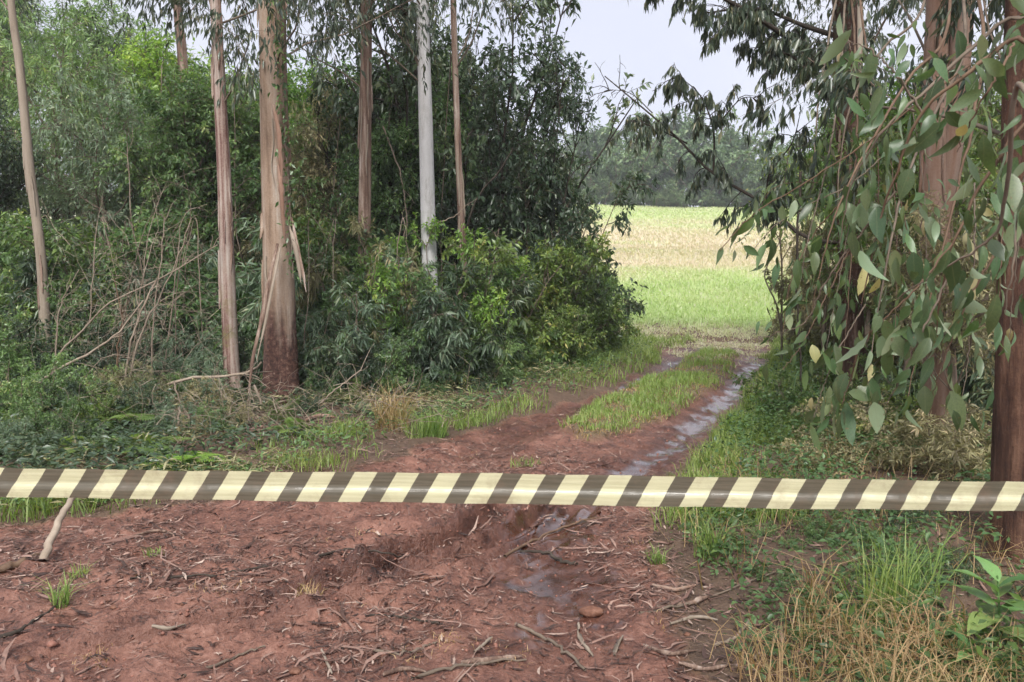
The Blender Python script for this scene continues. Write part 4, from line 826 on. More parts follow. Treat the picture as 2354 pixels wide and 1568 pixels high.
# ------------------------------------------------------------------ grass, ground cover, litter
def blade_geo(rng, P0, H, W, lean, segs=2):
    n = len(P0); an = rng.uniform(0, 2*math.pi, n); l = lean*rng.uniform(.2, 1.3, n)
    dx = np.stack([np.cos(an), np.sin(an), 0*an], 1); sd_ = np.stack([-np.sin(an+rng.normal(0, .8, n)), np.cos(an), 0*an], 1)
    H = H[:, None]; W = W[:, None]; l = l[:, None]; z = A([[0, 0, 1.]])
    m1 = P0+z*H*.55+dx*H*l*.25; tip = P0+z*H*(1-.25*l)+dx*H*l*.8
    V = np.stack([P0-sd_*W*.5, P0+sd_*W*.5, m1+sd_*W*.4, m1-sd_*W*.4, tip], 1).reshape(-1, 3)
    b = np.arange(n)[:, None]*5
    return V, [b+A([0, 1, 2, 3]), b+A([3, 2, 4])]
def sample(rng, n, x0, x1, y0, y1, pw=1.):
    y = y0*(y1/y0)**rng.uniform(0, 1, n) if pw else rng.uniform(y0, y1, n)
    return rng.uniform(x0, x1, n)*(1 if not pw else 1), y
def grass_obj(name, seed, n, box, keep, hgt, wid, lean, mat, label, cat='grass', rn=(0, 1)):
    rng = RNG(seed); x, y = sample(rng, n, *box)
    k = rng.uniform(0, 1, n) < keep(x, y); x, y = x[k], y[k]
    P0 = np.stack([x, y, height(x, y)-.01], 1); m = len(x)
    H = hgt(x, y)*rng.uniform(.5, 1.3, m); W = wid(x, y)*rng.uniform(.7, 1.3, m)
    V, f = blade_geo(rng, P0, H, W, lean); r = rng.uniform(*rn, m)*.6+.4*fbm(x*1.7, y*1.7, 66)*(rn[1]-rn[0])+rn[0]*.4
    tag(link(name, mesh_np(name, V, f, [M[mat]], np.concatenate([r, r]))), label, cat, kind='stuff')
def kmid(x, y): d, s, m = masks(x, y); return m*sstep(.34, .66, fbm(x*4, y*4, 71))*.75
grass_obj('strip_grass', 1, 120000, (-.2, 4, 6.3, 13.6), kmid, lambda x, y: .06+.06*fbm(x*2, y*2, 3), lambda x, y: .0045+.0003*y, .9, 'grass', 'green grass strip between the two wheel tracks', rn=(.25, 1.))
def kverge(x, y):
    d, s, m = masks(x, y); off = -d
    left = x < np.interp(y, Y_L, X_L)+.3
    k = sstep(-.06, .1, off)*sstep(1.3, .45, off)*sstep(.36, .54, fbm(x*1.3, y*1.3, 81))
    far = sstep(9, 12, y)*sstep(-.05, .1, off)*.8
    return np.clip(np.where(left, k+far*.6, k*1.1*sstep(3.8, 5., y)+.55*sstep(0, .12, off)*sstep(.7, .25, off)*sstep(5., 5.6, y)+far), 0, 1)
grass_obj('verge_grass', 2, 200000, (-5, 6.5, 4.6, 14.2), kverge, lambda x, y: .13+.1*(fbm(x*1.1, y*1.1, 4)-.3), lambda x, y: .0045+.0004*y, 1., 'grass', 'green grass along both verges of the track', rn=(.0, .95))
def kfront(x, y):
    d, s, m = masks(x, y); return sstep(.0, .25, -d)*sstep(.4, .6, fbm(x*2, y*2, 91))*(x > 0)*(.05+.15*sstep(4.2, 3.3, y))
grass_obj('dry_grass', 3, 45000, (.6, 3.4, 2.4, 6.5), kfront, lambda x, y: .2+.12*fbm(x*2, y*2, 5), lambda x, y: .004+0*y, 1.5, 'drygrass', 'tan dry grass on the right verge below the tape', 'dry grass', rn=(0, .95))
def kroad(x, y):
    d, s, m = masks(x, y); return sstep(.0, .1, d)*sstep(.62, .75, fbm(x*3.1, y*3.1, 101))*.5*(1-np.clip(wetness(x, y)*2, 0, 1))
grass_obj('sparse_road_grass', 4, 50000, (-3.4, 1.2, 2.6, 7.), kroad, lambda x, y: .035+0*y, lambda x, y: .004+0*y, 1.3, 'drygrass', 'sparse short grass growing on the dirt', rn=(.3, 1.))
def kstraw(x, y):
    d, s_, m = masks(x, y); return sstep(11.2, 13.4, y+3*(fbm(x*1.3, y*1.3, 116)-.47))*sstep(17.5, 15.5, y)*sstep(.3, .55, fbm(x*2.2, y*1.6, 117))
grass_obj('straw', 5, 60000, (.8, 8.5, 11., 17.5), kstraw, lambda x, y: .05+.03*fbm(x*2, y*2, 7), lambda x, y: .012+0*y, 1.8, 'field', 'trampled pale straw where the track meets the field', 'straw', rn=(.35, 1.))
grass_obj('strip_thatch', 6, 50000, (-.2, 4, 6.3, 13.6), lambda x, y: masks(x, y)[2]*.6, lambda x, y: .045+0*y, lambda x, y: .005+.0003*y, 1.9, 'drygrass', 'dead thatch matted in the grass strip between the wheel tracks', 'dry grass', rn=(0, .8))
# the field, thick grass seen low
def field_band(x, y):
    t = fbm(x*.12, y*.16, 111); b = sstep(18, 27, y+16*(t-.47))*sstep(70, 40, y+26*(t-.47)); g2 = sstep(.5, .7, fbm(x*.2, y*.5, 112))
    return np.clip(.18+.95*b*(.35+1.0*t)-.35*g2*b+.22*sstep(45, 80, y)+.5*sstep(16.2, 14.6, y), 0, 1)
def field_grass(name, seed, n, y0, y1, hg, wd):
    rng = RNG(seed); y = y0*(y1/y0)**rng.uniform(0, 1, n); x = y*rng.uniform(.02, .62, n)
    k = (masks(x, y)[1] < .5) & (rng.uniform(0, 1, n) < .25+.75*sstep(13.2, 16.5, y+4*(fbm(x*.9, y*.9, 115)-.47))); x, y = x[k], y[k]; m = len(x)
    P0 = np.stack([x, y, height(x, y)-.02], 1); s = y/y0
    near = sstep(14, 16.5, y)*.75+.25
    V, f = blade_geo(rng, P0, hg*near*rng.uniform(.5, 1.3, m), wd*s*rng.uniform(.6, 1.3, m), 1.5)
    r = np.clip(field_band(x, y)+rng.normal(0, .11, m), 0, 1)
    return V, f, np.concatenate([r, r])
a, b = field_grass('f', 11, 110000, 13.2, 34, .17, .013), field_grass('f', 12, 80000, 30, 95, .2, .04)
V, f = merge([(a[0], a[1]), (b[0], b[1])])
na, nb_ = len(a[1][0]), len(b[1][0])
tag(link('field_grass', mesh_np('field_grass', V, f, [M['field']], np.concatenate([a[2][:na], b[2][:nb_], a[2][na:], b[2][nb_:]]))), 'tall pale grass covering the field', 'grass', kind='stuff')

def cover_obj(name, seed, n, box, keep, hgt, leaf, wl, mat, label, rn=(0, 1)):
    rng = RNG(seed); x, y = sample(rng, n, *box); k = rng.uniform(0, 1, n) < keep(x, y); x, y = x[k], y[k]; m = len(x)
    z = height(x, y)+hgt(x, y)*rng.uniform(0, 1, m)**.8
    D = unit(np.stack([rng.normal(0, 1, m), rng.normal(0, 1, m), rng.normal(.1, .35, m)], 1)); N_l = rng.normal(0, .45, (m, 3)); N_l[:, 2] += 1; N_l = unit(N_l-(N_l*D).sum(1, keepdims=True)*D)
    L = leaf*rng.uniform(.5, 1.3, m); V, tri = leaf_geo(np.stack([x, y, z], 1), D, N_l, L, L*wl*rng.uniform(.8, 1.2, m))
    r = np.clip(rng.uniform(*rn, m)*.65+.35*fbm(x*2, y*2, seed), 0, 1)
    tag(link(name, mesh_np(name, V, [tri], [M[mat]], np.repeat(r, 2))), label, 'ground cover', kind='stuff')
def kc_left(x, y): d, s, m = masks(x, y); return (x < np.interp(y, Y_L, X_L)+.2)*sstep(.1, .5, -d)*sstep(.3, .5, fbm(x*1.6, y*1.6, 121))*(1-.8*np.exp(-((x+1.9)/.8)**2-((y-7.2)/1.)**2))
cover_obj('ground_cover', 21, 42000, (-5.5, 2, 4.8, 13), lambda x, y: kc_left(x, y)*(1-.75*sstep(.6, 1.5, -masks(x, y)[0])), lambda x, y: .04+.14*fbm(x*1.5, y*1.5, 122), .05, .4, 'mid', 'low green weeds covering the ground left of the track')
cover_obj('ground_cover', 25, 64000, (-9, 2, 5.2, 12), lambda x, y: kc_left(x+0., y)*sstep(.5, 1.2, -masks(x, y)[0]), lambda x, y: .05+.3*fbm(x*1.3, y*1.3, 127)*sstep(-1.4, -2.6, x), .07, .34, 'dark', 'dark leafy undergrowth on the forest floor at the left')
cover_obj('ground_cover', 24, 44000, (-5.5, 2, 4.8, 10), lambda x, y: kc_left(x, y)*sstep(.42, .6, fbm(x*1.1, y*1.1, 126)), lambda x, y: .04+.2*fbm(x*1.5, y*1.5, 125), .08, .16, 'tan', 'withered tan weeds scattered among the green weeds left of the track')
def kc_right(x, y): d, s, m = masks(x, y); return (x > 0)*sstep(.02, .4, -d)*sstep(.34, .52, fbm(x*2.1, y*2.1, 131))
cover_obj('ground_cover', 22, 80000, (.6, 5.5, 2.3, 12), kc_right, lambda x, y: .06+.4*fbm(x*1.6, y*1.6, 132)*sstep(.9, 1.8, x)*sstep(2.6, 4., y), .042, .45, 'mid', 'low small-leaved weeds covering the ground right of the track')
cover_obj('ground_cover', 23, 34000, (.6, 5.5, 2.3, 12), lambda x, y: kc_right(x, y)*sstep(.42, .6, fbm(x*1.2, y*1.2, 134)), lambda x, y: .1+.3*fbm(x*1.4, y*1.4, 133), .05, .4, 'olive', 'yellowish weeds scattered over the ground right of the track')

def litter_geo(rng, x, y, L, W, lift=.004, tilt=.18):
    m = len(x); z = height(x, y)+lift+rng.uniform(0, .012, m); an = rng.uniform(0, 2*math.pi, m)
    D = unit(np.stack([np.cos(an), np.sin(an), rng.normal(0, tilt, m)], 1)); N_l = rng.normal(0, tilt*1.2, (m, 3)); N_l[:, 2] += 1; N_l = unit(N_l-(N_l*D).sum(1, keepdims=True)*D); S = np.cross(D, N_l)
    P0 = np.stack([x, y, z], 1); bow = rng.normal(0, .16, m)[:, None]*L[:, None]; cur = rng.uniform(-.02, .05, m)[:, None]*L[:, None]
    rows = []
    for t, wf in ((0, .15), (.3, .9), (.65, 1.), (1., .12)):
        c = P0+D*(t-.5)*L[:, None]+S*bow*(4*t*(1-t))+N_l*cur*(1-4*t*(1-t)); rows += [c-S*W[:, None]*wf*.5, c+S*W[:, None]*wf*.5]
    V = np.stack(rows, 1).reshape(-1, 3); b = np.arange(m)[:, None]*8
    q = np.concatenate([b+A([0, 1, 3, 2]), b+A([2, 3, 5, 4]), b+A([4, 5, 7, 6])])
    return V, q
def litter(name, seed, n, box, keep, Lr, Wr, label, rn=(0, 1), pw=1.6):
    rng = RNG(seed); x, y = sample(rng, n, *box); k = rng.uniform(0, 1, n) < keep(x, y); x, y = x[k], y[k]; m = len(x)
    L = Lr[0]*(Lr[1]/Lr[0])**(rng.uniform(0, 1, m)**pw); W = np.minimum(L*.35, Wr[0]+(Wr[1]-Wr[0])*rng.uniform(0, 1, m)**2)
    V, q = litter_geo(rng, x, y, L, W); r = rng.uniform(*rn, m)
    tag(link(name, mesh_np(name, V, [q], [M['litter']], np.tile(r, 3))), label, 'leaf litter', kind='stuff')
def kl_road(x, y):
    d, s, m = masks(x, y); return np.clip((.25+.75*sstep(.4, .62, fbm(x*1.5, y*1.5, 141)))*(1-.9*np.clip(wetness(x, y)*1.6, 0, 1))*sstep(-.5, .1, d)*(1-.6*m), 0, 1)
litter('leaf_litter', 31, 70000, (-3.6, 1.5, 2.4, 9), kl_road, (.012, .11), (.003, .013), 'dry leaves, chips and bark scraps strewn over the mud', (0, .97))
litter('bark_litter', 32, 2600, (-3.4, 1.8, 2.5, 6.5), kl_road, (.09, .36), (.004, .02), 'long strips of shed bark strewn over the mud', (.1, .9))
litter('forest_litter', 33, 34000, (-9, 8, 3, 13), lambda x, y: sstep(.0, .4, -masks(x, y)[0])*.8, (.03, .16), (.006, .02), 'brown fallen leaves on the forest floor', (0, .9))
# mud clods and small gravel
rng = RNG(35); x, y = sample(rng, 9000, -3.4, 1.4, 2.4, 8); k = (masks(x, y)[1] > .7) & (rng.uniform(0, 1, 9000) < .25+.75*np.exp(-((x-np.interp(y, TR_Y, TR_X))/.22)**2)*(y < 5.6)); x, y = x[k], y[k]; m = len(x)
oc = A([[1, 0, 0], [-1, 0, 0], [0, 1, 0], [0, -1, 0], [0, 0, 1], [0, 0, -1.]]); of = A([[0, 2, 4], [2, 1, 4], [1, 3, 4], [3, 0, 4], [2, 0, 5], [1, 2, 5], [3, 1, 5], [0, 3, 5]])
s = rng.uniform(.003, .016, m)*(1+.8*(rng.uniform(0, 1, m) > .95)); V = np.stack([x, y, height(x, y)], 1)[:, None]+oc[None]*s[:, None, None]*rng.uniform(.55, 1.2, (m, 6, 1))*A([1, 1, .7])
f = (np.arange(m)[:, None, None]*6+of).reshape(-1, 3)
M['clod'] = plain('mud_clod', [(.3, (.14, .06, .042)), (.6, (.28, .13, .095)), (.8, (.36, .2, .15))], .6, 20., .4)
tag(link('mud_clods', mesh_np('mud_clods', V.reshape(-1, 3), [f], [M['clod']])), 'crumbs of red mud and fine gravel on the track', 'gravel', kind='stuff')

# single tufts
def tuft(u, v, n, h, spread, mat, label, name='grass_tuft', lean=1., wd=.005, rn=(0, 1), cat='grass tuft'):
    b = G(u, v); rg = RNG(int(u*13+v)); rr = spread*np.sqrt(rg.uniform(0, 1, n)); an = rg.uniform(0, 6.283, n)
    P0 = np.stack([rr*np.cos(an), rr*np.sin(an), np.full(n, -.01)], 1)
    V, f = blade_geo(rg, P0, h*rg.uniform(.5, 1.15, n), wd*rg.uniform(.7, 1.3, n), lean)
    r = rg.uniform(*rn, n); tag(link(name, mesh_np(name, V, f, [M[mat]], np.concatenate([r, r])), None, b), label, cat)
for a_ in [(140, 1392, 60, .17, .035, 'grass', 'bright green grass tuft on the mud near the left edge'), (180, 1330, 40, .1, .04, 'grass', 'smaller bright tuft behind the grass tuft on the mud'),
           (355, 1275, 40, .06, .05, 'grass', 'tiny grass tuft on the mud below the left part of the tape'), (715, 1365, 40, .07, .07, 'drygrass', 'thin pale tuft in the middle of the mud'),
           (1210, 1070, 90, .08, .12, 'grass', 'small green patch of grass on the track just above the tape'), (1690, 1000, 260, .3, .12, 'grass', 'dark green drooping tuft at the right track edge above the tape'),
           (1000, 1000, 260, .3, .12, 'grass', 'large drooping green tuft at the left verge of the track'), (960, 1005, 120, .26, .1, 'grass', 'drooping tuft next to the large one on the left verge'),
           (1650, 1060, 220, .2, .2, 'grass', 'bright green tuft right of the track just above the tape'), (1625, 1275, 90, .26, .07, 'grass', 'upright green tuft below the tape at the right track edge'),
           (1510, 1290, 60, .1, .05, 'grass', 'small green tuft on the mud right of the wet track'), (2030, 1420, 130, .4, .12, 'grass', 'tall green tuft between the dry grass clumps'), (2090, 1370, 90, .38, .12, 'grass', 'loose tall green tuft left of the right-edge trunk'),
           (690, 1070, 400, .14, .25, 'grass', 'fresh green grass patch above the tape below the thickest trunk'), (400, 1085, 260, .13, .2, 'grass', 'fresh green grass patch above the left part of the tape')]:
    tuft(*a_, rn=(.1, .9))
for a_ in [(900, 985, 190, .52, .16, 'drygrass', 'clump of orange-tan dry grass right of the thickest trunk'), (1900, 1480, 110, .3, .15, 'drygrass', 'large clump of dry grass below the tape on the right'),
           (2010, 1560, 120, .24, .18, 'drygrass', 'dry grass clump at the bottom edge right of the centre'), (1790, 1560, 90, .24, .16, 'drygrass', 'low dry grass clump at the bottom edge beside the mud'), (1880, 1390, 40, .36, .08, 'drygrass', 'tall thin dry stalks below the tape on the right'),
           (2130, 1500, 80, .28, .14, 'drygrass', 'dry grass clump left of the broad-leaved plant')]:
    tuft(*a_, name='dry_grass_clump', lean=1.3, wd=.0045, rn=(0, .85), cat='dry grass')

# ------------------------------------------------------------------ sticks, bark and stones on the mud
def gl(pts, lift=.01): return [G(u, v)+A([0, 0, lift]) for u, v in pts]
q0 = G(98, 1290)
fs = stick('fallen_stick', [q0, P(118, 1240, q0[1]+.12), P(140, 1190, q0[1]+.28), P(166, 1145, q0[1]+.45)], .022, .017, 'palestick', 'thick pale broken stick leaning out of the weeds below the tape', 'stick', k=9, wob=.003)
for j, (pts, r0, r1, mat, lab) in enumerate([
    ([(1160, 1283), (1215, 1252), (1270, 1225), (1335, 1203), (1402, 1190)], .009, .005, 'redtwig', 'straight brown stick lying across the wet track below the tape'),
    ([(1195, 1272), (1255, 1275), (1290, 1292), (1325, 1300)], .007, .011, 'darktwig', 'short dark wet stick on the wet track'),
    ([(-20, 1478), (40, 1455), (85, 1430), (130, 1395)], .011, .005, 'darktwig', 'dark curved stick at the left edge of the mud'),
    ([(715, 1318), (780, 1310), (858, 1308)], .009, .007, 'redtwig', 'pale brown straight stick on the mud below the tape centre'),
    ([(735, 1282), (800, 1267), (880, 1275), (950, 1288)], .007, .004, 'darktwig', 'thin dark bent stick above the pale brown stick'),
    ([(945, 1566), (1030, 1542), (1110, 1528), (1210, 1522)], .009, .004, 'twig', 'brown stick at the bottom edge left of the centre'),
    ([(1185, 1440), (1250, 1470), (1300, 1505), (1345, 1545)], .009, .006, 'twig', 'slanting brown stick near the bottom centre'),
    ([(-20, 1318), (40, 1300), (105, 1275)], .025, .014, 'redtwig', 'thick reddish piece of bark lying at the left edge'),
    ([(1470, 1414), (1545, 1402), (1621, 1384), (1700, 1350), (1764, 1324), (1842, 1313)], .007, .004, 'twig', 'long thin twig lying right of the wet track'),
    ([(300, 1335), (420, 1330), (540, 1318), (640, 1300)], .006, .004, 'darktwig', 'long thin dark twig on the mud at the left'),
    ([(420, 1560), (520, 1525), (610, 1490)], .008, .004, 'twig', 'thin brown twig at the bottom left'),
    ([(840, 1420), (930, 1425), (1010, 1438)], .006, .006, 'darktwig', 'small dark twig left of the puddle foot'),
    ([(860, 1500), (930, 1508), (980, 1490), (1005, 1480)], .007, .004, 'twig', 'curved twig at the bottom left of the centre'),
    ([(1640, 1490), (1690, 1470), (1720, 1430)], .008, .005, 'palestick', 'pale curved twig at the right edge of the mud')]):
    stick('fallen_stick', gl(pts), r0, r1, mat, lab, 'stick', wob=.004, seed=700+j)
for j, (pts, wd, mat, lab) in enumerate([
    ([(1330, 1440), (1332, 1470), (1345, 1492), (1365, 1515)], .022, 'bark_pale', 'pale curled bark strip standing out right of the puddle'),
    ([(1430, 1470), (1420, 1490), (1412, 1512)], .03, 'bark_pale', 'short pale pinkish bark piece right of the centre'),
    ([(1060, 1530), (1140, 1525), (1200, 1515)], .032, 'bark_brown', 'brown weathered bark slab at the bottom centre'),
    ([(350, 1445), (390, 1452), (425, 1440)], .02, 'bark_pale', 'pale curled leaf-like bark at the lower left'),
    ([(740, 1500), (752, 1530), (765, 1555)], .015, 'bark_pale', 'thin pale bark sliver at the bottom left of the centre'),
    ([(1090, 1505), (1110, 1490), (1130, 1470)], .016, 'bark_pale', 'small pale bark sliver left of the slanting stick'),
    ([(1480, 1490), (1540, 1510), (1600, 1500)], .02, 'bark_brown', 'brown bark strip at the lower right of the mud'),
    ([(1540, 1440), (1600, 1425), (1650, 1430)], .018, 'bark_pale', 'pale bark strip beside the right verge'),
    ([(300, 1240), (360, 1225), (400, 1232)], .02, 'bark_brown', 'brown curled bark below the left part of the tape'),
    ([(700, 972), (735, 960), (770, 962)], .05, 'bark_orange', 'orange bark slab lying right of the foot of the thickest trunk'), ([(745, 985), (785, 975), (820, 980)], .04, 'bark_brown', 'brown bark slab in the weeds right of the thickest trunk'),
    ([(560, 990), (600, 985), (640, 998)], .04, 'bark_brown', 'brown bark strip lying before the thickest trunk'), ([(1510, 1400), (1580, 1395), (1640, 1372)], .03, 'bark_brown', 'brown bark strip below the right weeds'), ([(1560, 1530), (1620, 1545), (1680, 1535)], .02, 'bark_brown', 'brown bark strip at the bottom beside the dry grass'), ([(1500, 1350), (1550, 1362), (1600, 1350)], .024, 'bark_orange', 'reddish bark strip at the right edge of the mud'),
    ([(880, 1558), (930, 1545), (980, 1550)], .022, 'bark_brown', 'brown bark flake at the bottom edge')]):
    c = gl(pts, .012); org = c[0].copy(); V, f = bark_strip_geo(800+j, [p-org for p in c], wd, .5)
    tag(link('bark_strip', mesh_np('bark_strip', V, f, [M[mat]], smooth=True), None, org), lab, 'bark')
def stone(u, v, sx, sy_, sz, label, seed, rz=0.):
    import bmesh
    sx, sy_, sz = (sx, sy_, sz) if seed == 1 else (sx*.7, sy_*.7, sz*.6)
    bm = bmesh.new(); bmesh.ops.create_icosphere(bm, subdivisions=3, radius=1.); rg = RNG(seed); off = rg.uniform(0, 9)
    for vt in bm.verts:
        c = A(vt.co); n_ = float(fbm(A([c[0]*1.3+off+c[2]]), A([c[1]*1.3+c[2]*.7+off]), seed)[0])-.47
        vt.co = vt.co*(1+.55*n_)
        vt.co.x *= sx; vt.co.y *= sy_; vt.co.z *= sz
    me = bpy.data.meshes.new('stone'); bm.to_mesh(me); bm.free(); me.materials.append(M['stone'])
    for p_ in me.polygons: p_.use_smooth = True
    b = G(u, v); o = link('stone', me, None, b+A([0, 0, sz*.45])); o.rotation_euler = (0, 0, rz); tag(o, label, 'stone')
for a_ in [(1360, 1412, .057, .035, .026, 'long orange-red stone lying right of the puddle', 1), (60, 1520, .04, .03, .022, 'rounded reddish stone at the lower left edge', 2), (680, 1545, .035, .03, .02, 'flat orange stone at the bottom left of the centre', 3),
           (600, 1235, .03, .022, .016, 'reddish stone below the tape left of the centre', 4), (262, 1398, .025, .02, .016, 'small brownish stone right of the grass tuft', 5), (420, 1390, .02, .016, .013, 'small pale stone left on the mud', 6), (1580, 1460, .022, .018, .014, 'small orange stone near the right verge', 7),
           (980, 1330, .025, .02, .015, 'small red stone at the end of the churned rut', 8), (845, 1480, .022, .018, .013, 'small red-brown stone in the middle of the litter', 9)]: stone(*a_)

# ------------------------------------------------------------------ broad-leaved plant, bottom right
def blade_leaf(L, W, fold, arch, n=10, neck=.0, seed=0, taperp=.8, bend=0., twist=0.):
    """ovate leaf with a drawn-out tip along +X, normal +Z"""
    t = np.linspace(0, 1, n); w = W*np.interp(t, [0, .06, .18, .34, .5, .66, .8, .91, 1], [.05, .3, .78, 1, .93, .7, .4, .15, .0])**taperp*1.; w[-1] = 0
    x = L*t*(1-.12*arch*t); z = -arch*L*t*t; y0 = bend*L*t*t
    rg = RNG(seed); wv = rg.normal(0, .02*W, n); tw = twist*t
    c, s_ = np.cos(tw), np.sin(tw)
    def side(q): return np.stack([x, y0+q*w*.5*c, z+fold*w*.5*c+q*w*.5*s_+q*wv], 1)
    V = np.concatenate([side(-1.), np.stack([x, y0, z], 1), side(1.)])
    i = np.arange(n-1); q = [np.stack([i, i+1, i+1+n, i+n], 1), np.stack([i+n, i+1+n, i+1+2*n, i+2*n], 1)]
    return V, [np.concatenate(q)]
def leafy_mat(name, c1, c2, back, vein, rough=.4, trans=.2):
    m, n = newmat(name)
    tc = N_(n, 'TexCoord'); oi = N_(n, 'ObjectInfo'); ge = N_(n, 'NewGeometry')
    no = N_(n, 'TexNoise', i_Scale=22., i_Detail=5.); n.links.new(tc.outputs['Object'], no.inputs['Vector'])
    col = mixc(n, no.outputs['Fac'], c1, c2)
    mr = N_(n, 'MapRange'); n.links.new(oi.outputs['Random'], mr.inputs[0]); mr.inputs[3].default_value = .65; mr.inputs[4].default_value = 1.4
    hs = N_(n, 'HueSaturation'); n.links.new(mixc(n, ge.outputs['Backfacing'], col, back), hs.inputs['Color']); n.links.new(mr.outputs[0], hs.inputs['Value'])
    mh = N_(n, 'MapRange'); wn = N_(n, 'TexWhiteNoise', noise_dimensions='1D'); n.links.new(oi.outputs['Random'], wn.inputs['W']); n.links.new(wn.outputs['Value'], mh.inputs[0]); mh.inputs[3].default_value = .455; mh.inputs[4].default_value = .525; n.links.new(mh.outputs[0], hs.inputs['Hue'])
    sp = N_(n, 'TexNoise', i_Scale=9., i_Detail=3., i_Roughness=.6); spo = N_(n, 'VectorMath', operation='ADD'); n.links.new(tc.outputs['Object'], spo.inputs[0]); n.links.new(oi.outputs['Location'], spo.inputs[1]); n.links.new(spo.outputs[0], sp.inputs['Vector'])
    sx = N_(n, 'SeparateXYZ'); n.links.new(tc.outputs['Object'], sx.inputs[0])
    ay = math_(n, 'ABSOLUTE', sx.outputs[1]); vm = ramp(n, [(0, (1, 1, 1)), (.012, (0, 0, 0))], ay)
    col2 = mixc(n, math_(n, 'MULTIPLY', vm.outputs[0], .35), hs.outputs[0], vein)
    col2 = mixc(n, math_(n, 'MULTIPLY', ramp(n, [(.66, (0, 0, 0)), (.7, (1, 1, 1))], sp.outputs['Fac']).outputs[0], .8), col2, (.17, .095, .045))
    b = N_(n, 'BsdfPrincipled', i_Roughness=rough); n.links.new(col2, b.inputs['Base Color'])
    t = N_(n, 'BsdfTranslucent'); n.links.new(mixc(n, 1., col2, (1.5, 1.7, .8), 'MULTIPLY'), t.inputs[0])
    ms = N_(n, 'MixShader'); ms.inputs[0].default_value = trans; n.links.new(b.outputs[0], ms.inputs[1]); n.links.new(t.outputs[0], ms.inputs[2]); out(n, ms.outputs[0]); return m
M['broad'] = leafy_mat('broad_leaf', (.1, .2, .06), (.17, .29, .09), (.16, .27, .1), (.26, .36, .16))
M['gum'] = leafy_mat('gum_leaf', (.042, .082, .038), (.115, .172, .08), (.18, .235, .145), (.22, .23, .14), .4, .28)
M['gumyellow'] = leafy_mat('gum_leaf_yellow', (.3, .27, .12), (.4, .36, .18), (.36, .33, .17), (.5, .42, .22), .5, .25)
from mathutils import Matrix
def orient(o, loc, D, Nn, s):
    D = Vector(D).normalized(); Nn = Vector(Nn); Nn = (Nn-Nn.dot(D)*D).normalized(); S = Nn.cross(D)
    o.matrix_local = Matrix.Translation(Vector(loc)) @ Matrix((D, S, Nn)).transposed().to_4x4() @ Matrix.Scale(s, 4)
BL = [mesh_np('leaf', *blade_leaf(1., .42, .25, .25+.12*i, 8, seed=i), [M['broad']], smooth=True) for i in range(3)]
for (u, v, sc_, lf, lab) in [(2285, 1500, .27, 12, 'bright green broad-leaved plant at the bottom right corner'), (2230, 1560, .13, 8, 'small broad-leaved seedling left of the large broad-leaved plant')]:
    b = G(u, v); o = empty('broad_leaf_plant', b); tag(o, lab, 'plant'); rg = RNG(int(u))
    c = spline([A([0, 0, 0.]), A([.01, 0, sc_*.5]), A([0, .01, sc_*1.1])], 8)[None]; V, f = tubes(c, taper(1, 8, [.006], [.003]), 6); link('stem', mesh_np('stem', V, f, [M['broad']], smooth=True), o)
    for i in range(lf):
        an = i*2.4+.5; h = sc_*(.2+.9*i/lf); el = .1+.8*i/lf; L = sc_*rg.uniform(.75, 1.15)*(1.-.35*i/lf)
        orient(link('leaf', BL[i % 3], o), (0, 0, h), (math.cos(an)*math.cos(el), math.sin(an)*math.cos(el), math.sin(el)), (-math.cos(an)*math.sin(el), -math.sin(an)*math.sin(el), math.cos(el)), L)

# ------------------------------------------------------------------ hanging leafy branches of the right-edge tree, close to the camera
GL = [mesh_np('leaf', *blade_leaf(1., w_, f_, a_, 11, seed=20+i, bend=b_, twist=t_), [M['gum']], smooth=True) for i, (w_, f_, a_, b_, t_) in enumerate([(.42, .25, .12, .08, .5), (.36, .35, .3, -.15, -.6), (.28, .25, .25, .22, .9), (.48, .22, .1, .05, -.4), (.24, .4, .4, -.25, 1.2), (.38, .3, -.2, .12, .7), (.32, .5, .15, -.1, 1.5)])]
M['gumgreen'] = leafy_mat('gum_leaf_green', (.05, .092, .034), (.11, .17, .06), (.15, .205, .105), (.2, .22, .12), .4, .3)
GL2 = [mesh_np('leaf', *blade_leaf(1., w_*.85, f_, a_, 9, seed=40+i, bend=b_, twist=t_), [M[('gum', 'gumgreen')[i % 2]]], smooth=True) for i, (w_, f_, a_, b_, t_) in enumerate([(.42, .25, .12, .08, .5), (.36, .35, .3, -.15, -.6), (.28, .25, .25, .22, .9), (.48, .22, .1, .05, -.4), (.3, .4, .4, -.25, 1.2), (.38, .3, -.2, .12, .7)])]
GY = [mesh_np('leaf', *blade_leaf(1., .42, .25, .2, 11, seed=30, bend=.1, twist=.6), [M['gumyellow']], smooth=True)]
rt = oR[0]; rorg = A(rt.location)
